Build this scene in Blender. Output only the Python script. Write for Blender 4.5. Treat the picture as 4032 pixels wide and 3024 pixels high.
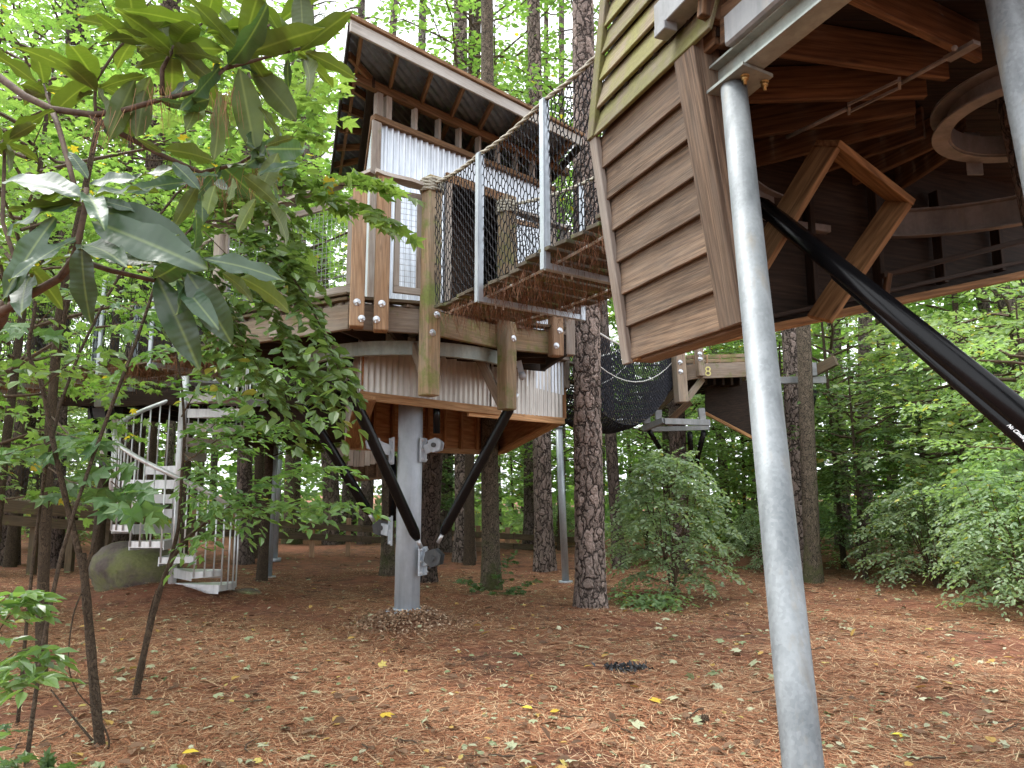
import bpy, bmesh, math, random
import numpy as np
from mathutils import Vector, Matrix

for _o in list(bpy.data.objects):
    bpy.data.objects.remove(_o, do_unlink=True)
SC = bpy.context.scene
COL = SC.collection
R = math.radians

# ---------------------------------------------------------------- camera
cam_data = bpy.data.cameras.new('camera')
cam_data.sensor_width = 36.0
cam_data.lens = 27.0
cam_data.clip_start = 0.05
cam_data.clip_end = 600.0
cam = bpy.data.objects.new('camera', cam_data)
COL.objects.link(cam)
cam.location = (0.0, 0.0, 1.55)
cam.rotation_euler = (R(90 + 8.434), 0.0, 0.0)
SC.camera = cam

# ---------------------------------------------------------------- overcast sky and soft sun
SUN_EL, SUN_AZ = 62.0, 290.0       # azimuth clockwise from +Y
world = bpy.data.worlds.new('World')
SC.world = world
world.use_nodes = True
wn, wl = world.node_tree.nodes, world.node_tree.links
wn.clear()
wo = wn.new('ShaderNodeOutputWorld')
bg = wn.new('ShaderNodeBackground')
sky = wn.new('ShaderNodeTexSky')
sky.sky_type = 'NISHITA'
sky.sun_disc = False
sky.sun_elevation = R(SUN_EL)
sky.sun_rotation = R(SUN_AZ)
sky.air_density = 1.0
sky.dust_density = 4.0
sky.ozone_density = 1.0
hs = wn.new('ShaderNodeHueSaturation')          # cloud cover takes the blue out
hs.inputs['Saturation'].default_value = 0.16
hs.inputs['Value'].default_value = 1.0
wl.new(sky.outputs[0], hs.inputs['Color'])
wmix = wn.new('ShaderNodeMix')                 # and evens the brightness out
wmix.data_type = 'RGBA'
wmix.inputs[0].default_value = 0.55
wmix.inputs[7].default_value = (10.5, 11.0, 11.6, 1)
wl.new(hs.outputs[0], wmix.inputs[6])
wl.new(wmix.outputs[2], bg.inputs['Color'])
bg.inputs['Strength'].default_value = 0.15
wl.new(bg.outputs[0], wo.inputs['Surface'])

sun_data = bpy.data.lights.new('sun', 'SUN')
sun_data.energy = 1.5
sun_data.angle = R(24)
sun_data.color = (1.0, 0.97, 0.92)
sun = bpy.data.objects.new('sun', sun_data)
COL.objects.link(sun)
_sd = Vector((math.sin(R(SUN_AZ)) * math.cos(R(SUN_EL)), math.cos(R(SUN_AZ)) * math.cos(R(SUN_EL)), math.sin(R(SUN_EL))))
sun.rotation_euler = _sd.to_track_quat('Z', 'Y').to_euler()
sun.location = (0, 0, 40)

vs = SC.view_settings
vs.view_transform = 'Standard'
vs.look = 'None'
vs.exposure = 1.2
vs.gamma = 1.0
vs.use_curve_mapping = False
SC.render.engine = 'CYCLES'
cy = SC.cycles
cy.max_bounces = 6
cy.diffuse_bounces = 4
cy.glossy_bounces = 2
cy.use_adaptive_sampling = True
cy.adaptive_threshold = 0.03
cy.transmission_bounces = 4
cy.transparent_max_bounces = 4
cy.use_denoising = True
cy.sample_clamp_indirect = 6.0
cy.caustics_reflective = False
cy.caustics_refractive = False

# ---------------------------------------------------------------- helpers
rnd = random.Random(7)
nrg = np.random.default_rng(11)
WM = {}

def setw(o, m):
    WM[o.name] = m

def thing(name, label, cat, loc=(0, 0, 0), group=None):
    o = bpy.data.objects.new(name, None)
    o.empty_display_size = 0.2
    COL.objects.link(o)
    o.location = loc
    o['label'] = label
    o['category'] = cat
    if group:
        o['group'] = group
    WM[o.name] = Matrix.Translation(Vector(loc))
    return o

def tag(o, label=None, cat=None, group=None, kind=None):
    if label: o['label'] = label
    if cat: o['category'] = cat
    if group: o['group'] = group
    if kind: o['kind'] = kind
    return o

def link(name, me, par=None, mtx=None):
    o = bpy.data.objects.new(name, me)
    COL.objects.link(o)
    mtx = mtx if mtx is not None else Matrix.Identity(4)
    WM[o.name] = mtx.copy()
    if par is not None:
        o.parent = par
        o.matrix_parent_inverse = WM[par.name].inverted()
    o.matrix_basis = mtx
    return o

def mesh_np(name, V, F, mats, mi=None, smooth=False):
    """uniform-size faces from numpy arrays"""
    me = bpy.data.meshes.new(name)
    V = np.asarray(V, np.float32)
    F = np.asarray(F, np.int32)
    me.vertices.add(len(V))
    me.vertices.foreach_set('co', V.ravel())
    me.loops.add(F.size)
    me.loops.foreach_set('vertex_index', F.ravel())
    me.polygons.add(len(F))
    me.polygons.foreach_set('loop_start', np.arange(0, F.size, F.shape[1], dtype=np.int32))
    if mi is not None:
        me.polygons.foreach_set('material_index', np.asarray(mi, np.int32))
    me.polygons.foreach_set('use_smooth', np.full(len(F), smooth, bool))
    for m in (mats if isinstance(mats, (list, tuple)) else [mats]):
        me.materials.append(m)
    me.update(calc_edges=True)
    return me

_boxes = {}
def box_mesh(lx, ly, lz, mat, ch):
    key = (round(lx, 3), round(ly, 3), round(lz, 3), mat.name, ch)
    if key in _boxes:
        return _boxes[key]
    c = min(ch, lx * .4, ly * .4, lz * .4)
    hx, hy, hz = lx / 2, ly / 2, lz / 2
    bm = bmesh.new()
    for sx in (-1, 1):
        for sy in (-1, 1):
            for sz in (-1, 1):
                bm.verts.new((sx * (hx - c), sy * (hy - c), sz * hz))
                bm.verts.new((sx * (hx - c), sy * hy, sz * (hz - c)))
                bm.verts.new((sx * hx, sy * (hy - c), sz * (hz - c)))
    bmesh.ops.convex_hull(bm, input=bm.verts[:])
    me = bpy.data.meshes.new('board')
    bm.to_mesh(me)
    bm.free()
    me.materials.append(mat)
    _boxes[key] = me
    return me

def frame(a, b, up=(0, 0, 1)):
    a, b = Vector(a), Vector(b)
    x = (b - a).normalized()
    u = Vector(up)
    z = (u - x * u.dot(x))
    if z.length < 1e-5:
        u = Vector((0, 1, 0))
        z = (u - x * u.dot(x))
    z.normalize()
    y = z.cross(x)
    m = Matrix((x, y, z)).transposed().to_4x4()
    m.translation = (a + b) / 2
    return m

def board(name, a, b, w, t, mat, par, up=(0, 0, 1), ch=.004, off=(0, 0, 0)):
    """squared timber from a to b; w along up, t sideways"""
    a = Vector(a) + Vector(off)
    b = Vector(b) + Vector(off)
    return link(name, box_mesh((b - a).length, t, w, mat, ch), par, frame(a, b, up))

def tube_arrays(pts, rs, n=12, caps=True):
    pts = [Vector(p) for p in pts]
    V, F = [], []
    prev = None
    for i, p in enumerate(pts):
        d = (pts[min(i + 1, len(pts) - 1)] - pts[max(i - 1, 0)]).normalized()
        if prev is None:
            ref = Vector((0, 0, 1)) if abs(d.z) < .9 else Vector((1, 0, 0))
            s = d.cross(ref).normalized()
        else:
            s = (prev - d * prev.dot(d)).normalized()
        prev = s
        q = d.cross(s)
        r = rs[i] if isinstance(rs, (list, tuple)) else rs
        for k in range(n):
            a = 2 * math.pi * k / n
            V.append(p + (s * math.cos(a) + q * math.sin(a)) * r)
    for i in range(len(pts) - 1):
        for k in range(n):
            k2 = (k + 1) % n
            F.append((i * n + k, i * n + k2, (i + 1) * n + k2, (i + 1) * n + k))
    if caps:
        c0 = len(V); V.append(pts[0]); V.append(pts[-1])
        L = (len(pts) - 1) * n
        for k in range(n):
            k2 = (k + 1) % n
            F.append((c0, k2, k))
            F.append((c0 + 1, L + k, L + k2))
    return V, F

def tube(name, pts, rs, mat, par=None, n=14, caps=True, smooth=True):
    V, F = tube_arrays(pts, rs, n, caps)
    me = bpy.data.meshes.new(name)
    me.from_pydata([tuple(v) for v in V], [], F)
    for p in me.polygons:
        p.use_smooth = smooth and len(p.vertices) == 4
    me.materials.append(mat)
    return link(name, me, par)

class MB:
    def __init__(s):
        s.v, s.f, s.sm = [], [], []
    def add(s, V, F, smooth=False):
        o = len(s.v)
        s.v += [tuple(v) for v in V]
        s.f += [tuple(i + o for i in f) for f in F]
        s.sm += [smooth] * len(F)
    def tube(s, pts, rs, n=8, caps=True):
        V, F = tube_arrays(pts, rs, n, caps)
        s.add(V, F, True)
    def box(s, a, b, w, t, up=(0, 0, 1)):
        m = frame(a, b, up)
        l = (Vector(b) - Vector(a)).length / 2
        V = [m @ Vector((x * l, y * t / 2, z * w / 2)) for x in (-1, 1) for y in (-1, 1) for z in (-1, 1)]
        s.add(V, [(0, 1, 3, 2), (4, 6, 7, 5), (0, 4, 5, 1), (2, 3, 7, 6), (0, 2, 6, 4), (1, 5, 7, 3)])
    def prism(s, poly, ext):
        n = len(poly)
        e = Vector(ext)
        V = [Vector(p) for p in poly] + [Vector(p) + e for p in poly]
        F = [tuple(range(n))[::-1], tuple(range(n, 2 * n))] + [(i, (i + 1) % n, n + (i + 1) % n, n + i) for i in range(n)]
        s.add(V, F)
    def build(s, name, mat, par=None, mtx=None, kind=None):
        me = bpy.data.meshes.new(name)
        me.from_pydata(s.v, [], s.f)
        me.polygons.foreach_set('use_smooth', s.sm)
        for m in (mat if isinstance(mat, (list, tuple)) else [mat]):
            me.materials.append(m)
        o = link(name, me, par, mtx)
        if kind:
            o['kind'] = kind
        return o

def prism(name, poly, ext, mat, par=None):
    b = MB(); b.prism(poly, ext)
    return b.build(name, mat, par)

def lerp(a, b, t):
    return tuple(a[i] + (b[i] - a[i]) * t for i in range(3))

def vadd(a, b, k=1.0):
    return tuple(a[i] + b[i] * k for i in range(3))

def bolt(name, p, axis, r, mat, par, L=.02):
    """washer and hex head"""
    a = Vector(axis).normalized()
    b = MB()
    p = Vector(p)
    b.tube([p, p + a * L * .3], r, 14)
    b.tube([p + a * L * .28, p + a * L * .8], r * .42, 6)
    s = a.cross(Vector((.3, .2, 1))).normalized(); q = a.cross(s)
    for k in range(4):
        e = s * math.cos(k * 1.571) + q * math.sin(k * 1.571)
        b.box(p + a * L * .3 + e * r * .4, p + a * L * .3 + e * r * .97, L * .25, r * .22, tuple(a))
    return b.build(name, mat, par)

def ring_sector(name, c, r, a0, a1, z0, z1, t, mat, par, n=48, flange=.06):
    """rolled steel channel: web plus inward bottom and top flanges"""
    V, F = [], []
    prof = [(r, z0), (r, z1), (r - flange, z1), (r - flange, z1 - t), (r - t, z1 - t), (r - t, z0 + t), (r - flange, z0 + t), (r - flange, z0)]
    k = len(prof)
    for i in range(n + 1):
        a = a0 + (a1 - a0) * i / n
        for (rr, z) in prof:
            V.append((c[0] + rr * math.cos(a), c[1] + rr * math.sin(a), z))
    for i in range(n):
        for j in range(k):
            j2 = (j + 1) % k
            F.append((i * k + j, (i + 1) * k + j, (i + 1) * k + j2, i * k + j2))
    F.append(tuple(range(k))[::-1]); F.append(tuple(n * k + j for j in range(k)))
    b = MB(); b.add(V, F)
    return b.build(name, mat, par)

def corrugated(name, a, b, zb0, zb1, zt0, zt1, mat, par, pitch=.085, amp=.012, lean=(0, 0)):
    """vertical ribs; bottom runs zb0..zb1 and top zt0..zt1 from a to b"""
    a, b = Vector((a[0], a[1], 0)), Vector((b[0], b[1], 0))
    L = (b - a).length
    d = (b - a) / L
    nrm = Vector((d.y, -d.x, 0))
    n = max(8, int(L / pitch * 8))
    V, F = [], []
    for i in range(n + 1):
        t = i / n
        o = amp * math.sin(2 * math.pi * t * L / pitch)
        p = a + d * (L * t) + nrm * o
        zb, zt = zb0 + (zb1 - zb0) * t, zt0 + (zt1 - zt0) * t
        V.append((p.x + lean[0], p.y + lean[1], zb)); V.append((p.x, p.y, zt))
    for i in range(n):
        F.append((2 * i, 2 * i + 2, 2 * i + 3, 2 * i + 1))
    B = MB(); B.add(V, F, True)
    return B.build(name, mat, par)

def net_mesh(name, top, bot, cell, r, mat, par, nrows=None, jit=.25, bulge=(0, 0, 0), seed=1):
    """knotted net hung between two polylines"""
    rg = random.Random(seed)
    def samp(pl):
        pl = [Vector(p) for p in pl]
        ls = [0]
        for i in range(1, len(pl)):
            ls.append(ls[-1] + (pl[i] - pl[i - 1]).length)
        def f(t):
            x = t * ls[-1]
            for i in range(1, len(pl)):
                if x <= ls[i] or i == len(pl) - 1:
                    k = (x - ls[i - 1]) / max(1e-6, ls[i] - ls[i - 1])
                    return pl[i - 1].lerp(pl[i], k)
        return f, ls[-1]
    ft, Lt = samp(top)
    fb, Lb = samp(bot)
    L = (Lt + Lb) / 2
    nc = int(L / cell)
    hgt = (ft(.5) - fb(.5)).length
    nr = nrows or int(hgt / cell)
    bl = Vector(bulge)
    g = {}
    for j in range(nc + 1):
        for i in range(nr + 1):
            s = 1 if (i + j) % 2 == 0 else -1
            x = (j + .2 * s + rg.uniform(-jit, jit) * .35) / nc
            x = min(1, max(0, x))
            t = (i + (rg.uniform(-jit, jit) * .4 if 0 < i < nr else 0)) / nr
            p = fb(x).lerp(ft(x), t) + bl * (4 * t * (1 - t))
            g[j, i] = p
    seg = []
    for j in range(nc + 1):
        for i in range(nr):
            seg.append((g[j, i], g[j, i + 1]))
    for j in range(nc):
        for i in range(nr + 1):
            if (i + j) % 2 == 0 or i in (0, nr):
                seg.append((g[j, i], g[j + 1, i]))
    A = np.array([tuple(s[0]) for s in seg]); Bq = np.array([tuple(s[1]) for s in seg])
    D = Bq - A
    D /= np.linalg.norm(D, axis=1)[:, None] + 1e-9
    ref = np.where(np.abs(D[:, 2:3]) < .8, np.array([[0, 0, 1.]]), np.array([[1., 0, 0]]))
    S = np.cross(D, ref); S /= np.linalg.norm(S, axis=1)[:, None] + 1e-9
    Q = np.cross(D, S)
    V = []
    for k in range(3):
        an = 2 * math.pi * k / 3
        o = (S * math.cos(an) + Q * math.sin(an)) * r
        V += [A + o, Bq + o]
    V = np.stack(V, 1).reshape(-1, 3)
    b0 = np.arange(len(seg))[:, None] * 6
    F = np.concatenate([b0 + np.array([[0, 1, 3, 2]]), b0 + np.array([[2, 3, 5, 4]]), b0 + np.array([[4, 5, 1, 0]])])
    return link(name, mesh_np(name, V, F, mat), par)

def rope(name, pts, r, mat, par, n=8, twist=True):
    """laid rope: three strands wound round a path"""
    pts = [Vector(p) for p in pts]
    b = MB()
    fine = []
    for i in range(len(pts) - 1):
        k = max(2, int((pts[i + 1] - pts[i]).length / (r * 1.6)))
        fine += [pts[i].lerp(pts[i + 1], j / k) for j in range(k)]
    fine.append(pts[-1])
    if not twist:
        b.tube(fine, r, n)
        return b.build(name, mat, par)
    for s in range(3):
        ps = []
        for i, p in enumerate(fine):
            d = (fine[min(i + 1, len(fine) - 1)] - fine[max(i - 1, 0)]).normalized()
            ref = Vector((0, 0, 1)) if abs(d.z) < .9 else Vector((1, 0, 0))
            u = d.cross(ref).normalized(); w = d.cross(u)
            a = i * .55 + s * 2 * math.pi / 3
            ps.append(p + (u * math.cos(a) + w * math.sin(a)) * r * .5)
        b.tube(ps, r * .58, 5)
    return b.build(name, mat, par)

def wire_panel(name, a, b, z0, z1, cell, r, mat, par):
    """welded wire between two plan points"""
    a, b = Vector((a[0], a[1], 0)), Vector((b[0], b[1], 0))
    L = (b - a).length
    B = MB()
    n = max(2, int(L / cell))
    for i in range(n + 1):
        p = a.lerp(b, i / n)
        B.tube([(p.x, p.y, z0), (p.x, p.y, z1)], r, 4, False)
    m = max(2, int((z1 - z0) / cell))
    for i in range(m + 1):
        z = z0 + (z1 - z0) * i / m
        B.tube([(a.x, a.y, z), (b.x, b.y, z)], r, 4, False)
    return B.build(name, mat, par)

def txt(name, s, a, b, size, par, face, mat=None):
    """flat print whose line runs from a towards b, facing face"""
    c = bpy.data.curves.new(name, 'FONT')
    c.body = s
    c.size = size
    c.extrude = .0006
    c.align_y = 'CENTER'
    t = bpy.data.objects.new(name + '_curve', c)
    COL.objects.link(t)
    bpy.context.view_layer.update()
    me = bpy.data.meshes.new_from_object(t.evaluated_get(bpy.context.evaluated_depsgraph_get()))
    bpy.data.objects.remove(t, do_unlink=True)
    me.materials.clear()
    me.materials.append(mat or M['white_print'])
    x = (Vector(b) - Vector(a)).normalized()
    z = Vector(face); z = (z - x * z.dot(x)).normalized()
    y = z.cross(x)
    m = Matrix((x, y, z)).transposed().to_4x4()
    m.translation = Vector(a)
    return link(name, me, par, m)

# ---------------------------------------------------------------- materials
class NM:
    def __init__(s, name):
        s.m = bpy.data.materials.new(name)
        s.m.use_nodes = True
        s.nt = s.m.node_tree
        s.nt.nodes.clear()
        s.out = s.n('ShaderNodeOutputMaterial')
    def n(s, t, ins=None, **kw):
        nd = s.nt.nodes.new(t)
        for k, v in kw.items():
            setattr(nd, k, v)
        for k, v in (ins or {}).items():
            s.set(nd, k, v)
        return nd
    def set(s, nd, k, v):
        sock = nd.inputs[k]
        if hasattr(v, 'is_output') or isinstance(v, bpy.types.NodeSocket):
            s.nt.links.new(v, sock)
        else:
            if sock.type == 'RGBA' and len(v) == 3:
                v = (*v, 1)
            sock.default_value = v
    def mix(s, f, a, b, blend='MIX'):
        nd = s.n('ShaderNodeMix', data_type='RGBA', blend_type=blend)
        s.set(nd, 0, f); s.set(nd, 6, a); s.set(nd, 7, b)
        return nd.outputs[2]
    def math(s, op, a, b=0.0, clamp=False):
        nd = s.n('ShaderNodeMath', operation=op, use_clamp=clamp)
        s.set(nd, 0, a); s.set(nd, 1, b)
        return nd.outputs[0]
    def ramp(s, f, stops):
        nd = s.n('ShaderNodeValToRGB')
        s.set(nd, 0, f)
        e = nd.color_ramp.elements
        while len(e) < len(stops):
            e.new(.5)
        for i, (p, c) in enumerate(stops):
            e[i].position = p
            e[i].color = (*c, 1) if not isinstance(c, (int, float)) else (c, c, c, 1)
        return nd.outputs[0]
    def coords(s, scale=(1, 1, 1), rand=True, kind='Object'):
        tc = s.n('ShaderNodeTexCoord')
        v = tc.outputs[kind]
        if rand:
            oi = s.n('ShaderNodeObjectInfo')
            s.rand = oi.outputs['Random']
            k = s.math('MULTIPLY', oi.outputs['Random'], 37.0)
            vm = s.n('ShaderNodeVectorMath', operation='ADD')
            s.set(vm, 0, v)
            s.nt.links.new(k, vm.inputs[1])
            v = vm.outputs[0]
        mp = s.n('ShaderNodeMapping', {'Vector': v, 'Scale': scale})
        s.base = v
        return mp.outputs[0]
    def mapping(s, v, scale):
        return s.n('ShaderNodeMapping', {'Vector': v, 'Scale': scale}).outputs[0]
    def noise(s, v, scale, detail=4, rough=.55, dist=0.0):
        return s.n('ShaderNodeTexNoise', {'Vector': v, 'Scale': scale, 'Detail': detail, 'Roughness': rough, 'Distortion': dist}).outputs[0]
    def vor(s, v, scale, feature='F1', out='Distance', rnd=1.0):
        return s.n('ShaderNodeTexVoronoi', {'Vector': v, 'Scale': scale, 'Randomness': rnd}, feature=feature).outputs[out]
    def bsdf(s, col, rough=.6, metal=0.0, spec=.5, bump=None, bs=.3, bd=.01, **kw):
        b = s.n('ShaderNodeBsdfPrincipled', {'Base Color': col, 'Roughness': rough, 'Metallic': metal})
        s.set(b, 'Specular IOR Level', spec)
        if bump is not None:
            nb = s.n('ShaderNodeBump', {'Height': bump, 'Strength': bs, 'Distance': bd})
            s.nt.links.new(nb.outputs[0], b.inputs['Normal'])
        return b
    def done(s, b):
        s.nt.links.new(b.outputs[0], s.out.inputs['Surface'])
        return s.m

def wood(name, lo, hi, gray=None, gray_amt=0.0, moss=0.0, moss_col=(.13, .17, .035), rough=.8, grain=1.0, stain=.35, streak=.5):
    s = NM(name)
    v = s.coords((1, 1, 1))
    rnd_ = s.rand
    v1 = s.mapping(s.base, (.9, 11 * grain, 11 * grain))
    n1 = s.noise(v1, 1.6, 5, .6, 1.2)
    v2 = s.mapping(s.base, (2.5, 95 * grain, 95 * grain))
    n2 = s.noise(v2, 1.3, 3, .6)
    w = s.n('ShaderNodeTexWave', {'Vector': s.mapping(s.base, (.35, 4.5 * grain, 4.5 * grain)), 'Scale': 3.2, 'Distortion': 9.0, 'Detail': 3.0, 'Detail Scale': .8}, wave_type='BANDS', bands_direction='DIAGONAL').outputs[1]
    f = s.math('ADD', s.math('MULTIPLY', n1, .82), s.math('MULTIPLY', w, .18))
    col = s.ramp(f, [(.28, lo), (.70, hi)])
    col = s.mix(streak, col, s.ramp(n2, [(.34, .32), (.58, 1.0)]), 'MULTIPLY')
    kn = s.vor(s.mapping(s.base, (2.2, 9, 9)), 1.0)
    col = s.mix(s.ramp(kn, [(.05, .75), (.14, 0.0)]), col, tuple(c * .35 for c in lo))
    if gray_amt > 0:
        gn = s.noise(s.mapping(s.base, (1.2, 4, 4)), 1.5, 5, .6)
        g = s.math('MULTIPLY', s.ramp(gn, [(.35, 0.2), (.62, 1.0)]), gray_amt)
        gcol = s.mix(n2, tuple(c * .62 for c in gray), gray)
        col = s.mix(g, col, gcol)
    st = s.noise(s.mapping(s.base, (.8, 2.2, 2.2)), 1.4, 4, .6)
    col = s.mix(s.ramp(st, [(.3, stain), (.55, 0.0)]), col, tuple(c * .4 for c in lo))
    if moss > 0:
        mn = s.noise(s.base, 4.5, 6, .65)
        lo_ = .72 - moss * .42
        mf = s.ramp(mn, [(lo_, 0.0), (lo_ + .16, .85)])
        col = s.mix(mf, col, s.mix(s.noise(s.base, 40, 3), tuple(c * .45 for c in moss_col), tuple(c * 1.35 for c in moss_col)))
    val = s.math('ADD', s.math('MULTIPLY', rnd_, .45), .78)
    hv = s.n('ShaderNodeHueSaturation', {'Value': val, 'Color': col})
    bmp = s.math('ADD', s.math('MULTIPLY', n2, .6), s.math('MULTIPLY', n1, .5))
    return s.done(s.bsdf(hv.outputs[0], rough, 0, .35, bmp, .45, .006))

M = {}
M['wood_tan'] = wood('tan_treated_timber', (.24, .125, .06), (.48, .295, .16), (.36, .30, .24), .35, moss=.12)
M['wood_moss'] = wood('mossy_treated_timber', (.19, .12, .06), (.38, .255, .14), (.31, .275, .215), .55, moss=.55)
M['wood_grey'] = wood('weathered_grey_timber', (.16, .115, .085), (.33, .26, .205), (.40, .365, .325), .8, moss=.10)
M['wood_rim'] = wood('weathered_rim_timber', (.15, .095, .06), (.33, .235, .155), (.36, .315, .265), .7, moss=.33)
M['wood_fresh'] = wood('fresh_orange_timber', (.36, .19, .085), (.60, .37, .19), moss=0, stain=.15)
M['plywood'] = wood('orange_plywood', (.22, .10, .042), (.42, .215, .098), moss=0, stain=.2, grain=.5)
M['wood_siding'] = wood('brown_lap_siding', (.075, .043, .025), (.255, .165, .10), (.27, .22, .175), .45, moss=.12, grain=1.3, streak=.85)
M['wood_siding_moss'] = wood('mossy_lap_siding', (.11, .08, .04), (.25, .19, .11), (.24, .21, .15), .5, moss=.8, moss_col=(.155, .15, .038), streak=.7)
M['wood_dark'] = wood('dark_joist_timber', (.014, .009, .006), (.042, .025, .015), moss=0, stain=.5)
M['wood_joist'] = wood('brown_joist_timber', (.062, .033, .017), (.185, .102, .05), moss=0, stain=.45)
M['wood_hatch'] = wood('amber_frame_timber', (.17, .083, .03), (.40, .22, .095), moss=0, stain=.25, grain=.8)
M['wood_cedar'] = wood('pinkish_cedar_siding', (.27, .175, .13), (.46, .33, .26), (.46, .41, .36), .6, moss=0)
M['wood_rail'] = wood('brown_boardwalk_timber', (.06, .038, .02), (.15, .10, .052), (.15, .135, .10), .4, moss=.35)
M['wood_plank'] = wood('bridge_plank_timber', (.05, .037, .025), (.13, .10, .065), (.15, .135, .10), .5, moss=.5)
M['wood_fascia'] = wood('silver_grey_fascia', (.24, .21, .18), (.46, .42, .37), (.56, .54, .5), .85, moss=.06)
M['wood_soffit'] = wood('soffit_rafter_timber', (.13, .07, .035), (.30, .175, .09), moss=0, stain=.3)

def galv(name, c0, c1, metal, rough, spangle=55, rust=.12, bs=.06, spw=1.0):
    s = NM(name)
    v = s.coords()
    sp = s.vor(s.base, spangle, 'F1', 'Color')
    bw = s.n('ShaderNodeRGBToBW', {'Color': sp}).outputs[0]
    big = s.noise(s.mapping(s.base, (3, 3, 1.2)), 2.2, 5, .6)
    f = s.math('ADD', s.math('MULTIPLY', bw, .13 * spw), s.math('MULTIPLY', big, 1 - .13 * spw))
    col = s.ramp(f, [(.3, c0), (.68, c1)])
    dn = s.noise(s.mapping(s.base, (8, 8, 1.6)), 1.3, 6, .65)
    col = s.mix(s.ramp(dn, [(.55, 0.0), (.72, rust)]), col, (.25, .2, .13))
    dk = s.noise(s.mapping(s.base, (14, 14, .8)), 1.0, 5, .6)
    col = s.mix(s.ramp(dk, [(.5, 0.0), (.75, .35)]), col, tuple(c * .5 for c in c0))
    rr = s.math('ADD', s.math('MULTIPLY', bw, .08 * spw), rough - .04 * spw)
    return s.done(s.bsdf(col, rr, metal, .5, s.math('ADD', bw, s.math('MULTIPLY', big, .6)), bs, .004))

M['galv'] = galv('galvanized_pipe', (.115, .13, .138), (.285, .31, .32), .3, .56, 80, .5)
M['galv_light'] = galv('galvanized_bright', (.33, .37, .41), (.50, .545, .59), .5, .42)
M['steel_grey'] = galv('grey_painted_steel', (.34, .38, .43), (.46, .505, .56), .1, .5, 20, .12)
M['steel_green'] = galv('greenish_steel_channel', (.19, .22, .20), (.33, .37, .34), .25, .5, 40, .3)
M['steel_dark'] = galv('dark_steel_fitting', (.028, .03, .033), (.07, .073, .078), .3, .55, 40, .15)
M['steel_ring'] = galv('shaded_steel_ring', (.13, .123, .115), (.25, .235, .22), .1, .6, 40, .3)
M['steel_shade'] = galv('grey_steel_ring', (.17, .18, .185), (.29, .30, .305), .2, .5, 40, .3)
M['bolt'] = galv('zinc_bolt', (.42, .44, .47), (.7, .72, .76), .7, .35)
M['brass_bolt'] = galv('yellow_zinc_bolt', (.36, .24, .09), (.62, .46, .2), .8, .35)
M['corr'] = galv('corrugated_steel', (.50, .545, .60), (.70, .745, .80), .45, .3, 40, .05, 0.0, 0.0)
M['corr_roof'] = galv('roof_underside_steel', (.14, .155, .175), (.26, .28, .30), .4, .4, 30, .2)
M['corr_low'] = galv('weathered_corrugated_steel', (.42, .40, .37), (.62, .60, .56), .35, .36, 40, .25, 0.0, 0.0)
M['aluminium'] = galv('satin_aluminium', (.60, .62, .64), (.82, .84, .86), .5, .36, 30, .05)

def plain(name, c0, c1, rough, spec=.5, scale=14, bs=.2, bd=.004, metal=0.0, detail=5):
    s = NM(name)
    s.coords()
    n = s.noise(s.base, scale, detail, .6)
    col = s.ramp(n, [(.3, c0), (.7, c1)])
    return s.done(s.bsdf(col, rough, metal, spec, n, bs, bd))

M['black'] = plain('black_gloss_paint', (.003, .003, .0035), (.006, .006, .007), .24, .22, 5, .05)
M['net_black'] = plain('black_net_cord', (.010, .010, .011), (.022, .022, .024), .75, .3, 30)
M['net_far'] = plain('dense_black_net', (.012, .013, .017), (.03, .032, .042), .8, .2, 30)
M['rope'] = plain('greyed_rope', (.20, .185, .145), (.44, .41, .34), .9, .2, 60, .5)
M['cable'] = plain('white_cable', (.5, .5, .48), (.72, .72, .70), .6, .4, 40)
M['wire'] = plain('grey_wire', (.20, .21, .22), (.34, .35, .36), .45, .5, 40, metal=.5)
M['wood_inside'] = plain('dark_brown_boards', (.05, .03, .02), (.12, .07, .045), .8, .3, 10)  # brown boards inside the cabin
M['concrete'] = plain('concrete_pad', (.26, .25, .23), (.42, .40, .37), .9, .2, 18, .5)
M['white_print'] = plain('white_print', (.75, .75, .75), (.82, .82, .82), .5)
M['yellow_print'] = plain('yellow_numeral', (.55, .5, .16), (.68, .62, .25), .5)
M['bark_chip'] = None

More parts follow.
